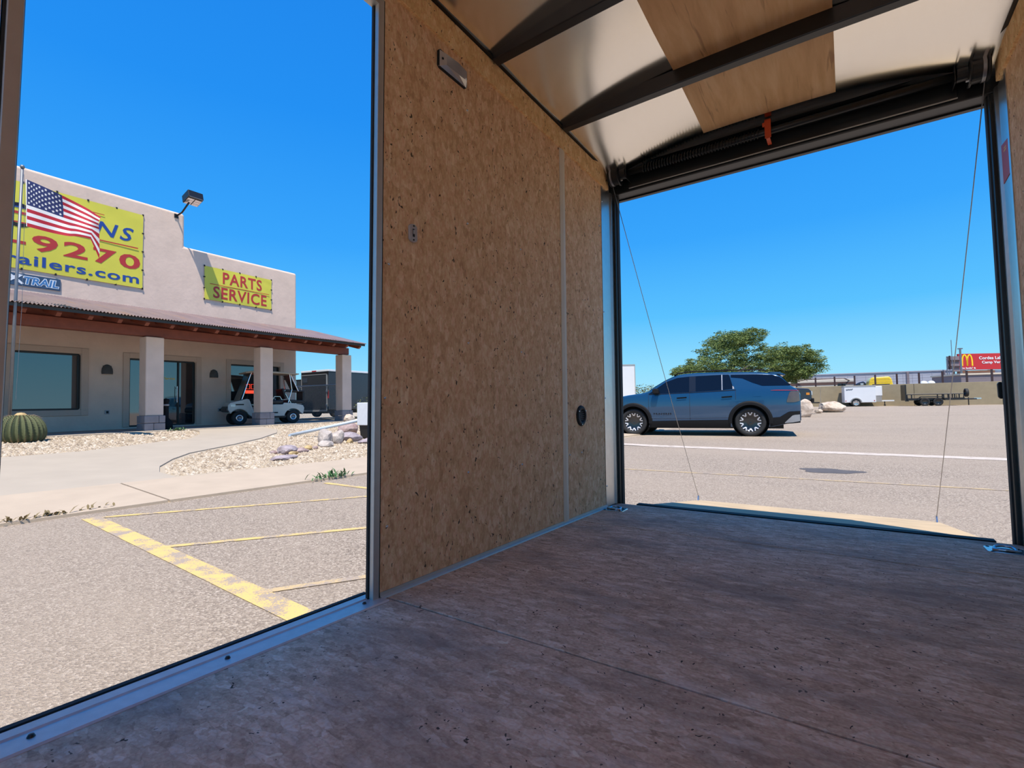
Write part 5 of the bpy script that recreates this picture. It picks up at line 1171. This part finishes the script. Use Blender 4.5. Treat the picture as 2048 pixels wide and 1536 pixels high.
MB().box(-11, 11.6, 0, 10, -.5, 3.6).build('cladding', 'shed_grey', sg2); MB().box(-11.1, 11.7, -.1, 10.1, 3.58, 3.70).build('roof_edge', 'shed_grey', sg2)
for i in range(24): MB().box(-11+i*.98, -10.96+i*.98, -.025, 0, -.5, 3.58).build('cladding_rib', 'shed_grey', sg2)
for x in (7.0, 10.6): MB().box(x, x+.25, -.15, .0, -.5, 3.6).build('downpipe', 'mauve_bldg', sg2)
mv = thing('low_building', 'low mauve block building with white doors at far right', 'building', (10.3, 66, 0), (0, 0, math.radians(20)))
MB().box(-.9, 6.2, 0, 5, -.4, 2.55).build('wall', 'mauve_bldg', mv); MB().box(-1.0, 6.3, -.1, 5.1, 2.52, 2.68).build('coping', 'stucco_cap', mv); MB().box(5.0, 12, -.2, 5, -.4, 2.75).build('garage', 'white_skin', mv); MB().box(4.9, 12.1, -.3, 5.1, 2.7, 3.1).build('garage_roof', 'shed_grey', mv)
for x in (6.2, 8.4): MB().box(x, x+1.6, -.24, -.2, -.4, 2.2).build('garage_door', 'white_metal', mv)
for k, (x, y) in enumerate(((5.25, 52.5), (5.75, 52.8))):
    t = thing('satellite_dish', 'small white dish on the near vehicle roof, '+('left' if k == 0 else 'right')+' of the pair', 'dish', (x, y, 1.45), group='white roof dishes')
    MB().lathe([(0, .32), (.12, .30), (.22, .22), (.26, .1), (.26, 0)], (0, 0, 0), 'z', 16).build('dome', 'white_metal', t, smooth=True); MB().lathe([(.27, -1.5), (.27, 0), (0, 0)], (0, 0, 0), 'z', 14).build('pedestal', 'shed_grey', t)
# billboard
bb = thing('billboard', 'red roadside billboard with yellow arches and white town names', 'billboard', (17.15, 120.6, 0), (0, 0, math.radians(34)))
bpl = lambda a, b, c: (a, -c, b)
MB().box(0, 11, 0, .35, 5.15, 8.10).build('panel', 'billboard_red', bb)
MB().box(0, 11, -.7, -.1, 4.55, 4.72).box(0, 11, -.05, .5, 4.3, 5.0).build('catwalk', 'rust_beam', bb)
for x in (1.0, 5.6, 9.8): MB().box(x, x+.35, .1, .5, -.5, 5.1).build('leg', 'brown_post', bb)
def arch_(x0, w):
    P = []
    for i in range(21):
        t = i/20; ang_ = math.pi*(1-t); P.append((x0+w/2+w/2*math.cos(ang_), -.03, 5.85+2.05*(math.sin(ang_) ** .62)))
    return P
for x0, w in ((.62, .92), (1.54, .92)):
    mb = MB(); P = arch_(x0, w)
    for (a, b) in zip(P[:-1], P[1:]):
        pass
    q = [Vector(p) for p in P]; vs = []
    for i, p in enumerate(q):
        t = (q[min(i+1, 20)]-q[max(i-1, 0)]).normalized(); nn = Vector((-t.z, 0, t.x))*(.125 if 3 < i < 17 else .14)
        vs += [p+nn, p-nn]
    mb.add(vs, [(2*i, 2*i+1, 2*i+3, 2*i+2) for i in range(20)]); mb.build('arch', 'arch_yellow', bb, fix=False)
for txt, bx in (("i'm lovin' it", (.35, 3.0, 5.28, 5.66)), ('Cordes Lakes', (3.7, 8.6, 7.0, 7.55)), ('Camp Verde', (4.2, 8.4, 6.1, 6.72))):
    link('lettering', text_mesh(txt, bx, bpl, .03, .01, bold=.02, mat='sign_white'), bb)
b2_ = thing('billboard', 'dark back of another sign left of the red billboard', 'billboard', (15.5, 118, 0), (0, 0, math.radians(34)))
MB().box(0, 2.0, .2, .6, 4.8, 7.6).build('panel', 'mauve_bldg', b2_); MB().box(.0, 2.0, .0, .2, 6.7, 6.9).box(0, 2.0, 0, .2, 5.6, 5.8).box(.1, .3, .0, .2, 4.5, 7.7).build('brace', 'brown_post', b2_); MB().box(.9, 1.2, .3, .6, -.5, 4.8).build('leg', 'brown_post', b2_)
def pole(name, label, px, zc, ytop, r, arms):
    d = r_*((px-1024)/FPX)+u_*(-(ytop-768)/FPX)+f_
    top = (T2W @ Vector((0, 0, EYE)))+d*zc
    t = thing(name, label, 'pole', (top.x, top.y, -.3)); MB().tube([(0, 0, 0), (0, 0, top.z+.3)], r, 8).build('shaft', 'grey_pole', t)
    if arms: MB().box(-.32, .32, -.1, .1, top.z+.1, top.z+.28).build('lamp_head', 'grey_pole', t)
    else: MB().lathe([(0, .12), (r*1.3, 0)], (0, 0, top.z+.3), 'z', 8).build('tip', 'grey_pole', t)
pole('light_pole', 'grey light pole rising in front of the red billboard', 1920, 80, 696, .14, True)
pole('antenna_mast', 'tall thin antenna mast left of the red billboard', 1902, 60, 681, .035, False)
pole('antenna_mast', 'shorter thin mast left of the tall antenna mast', 1893, 60, 717, .05, False)
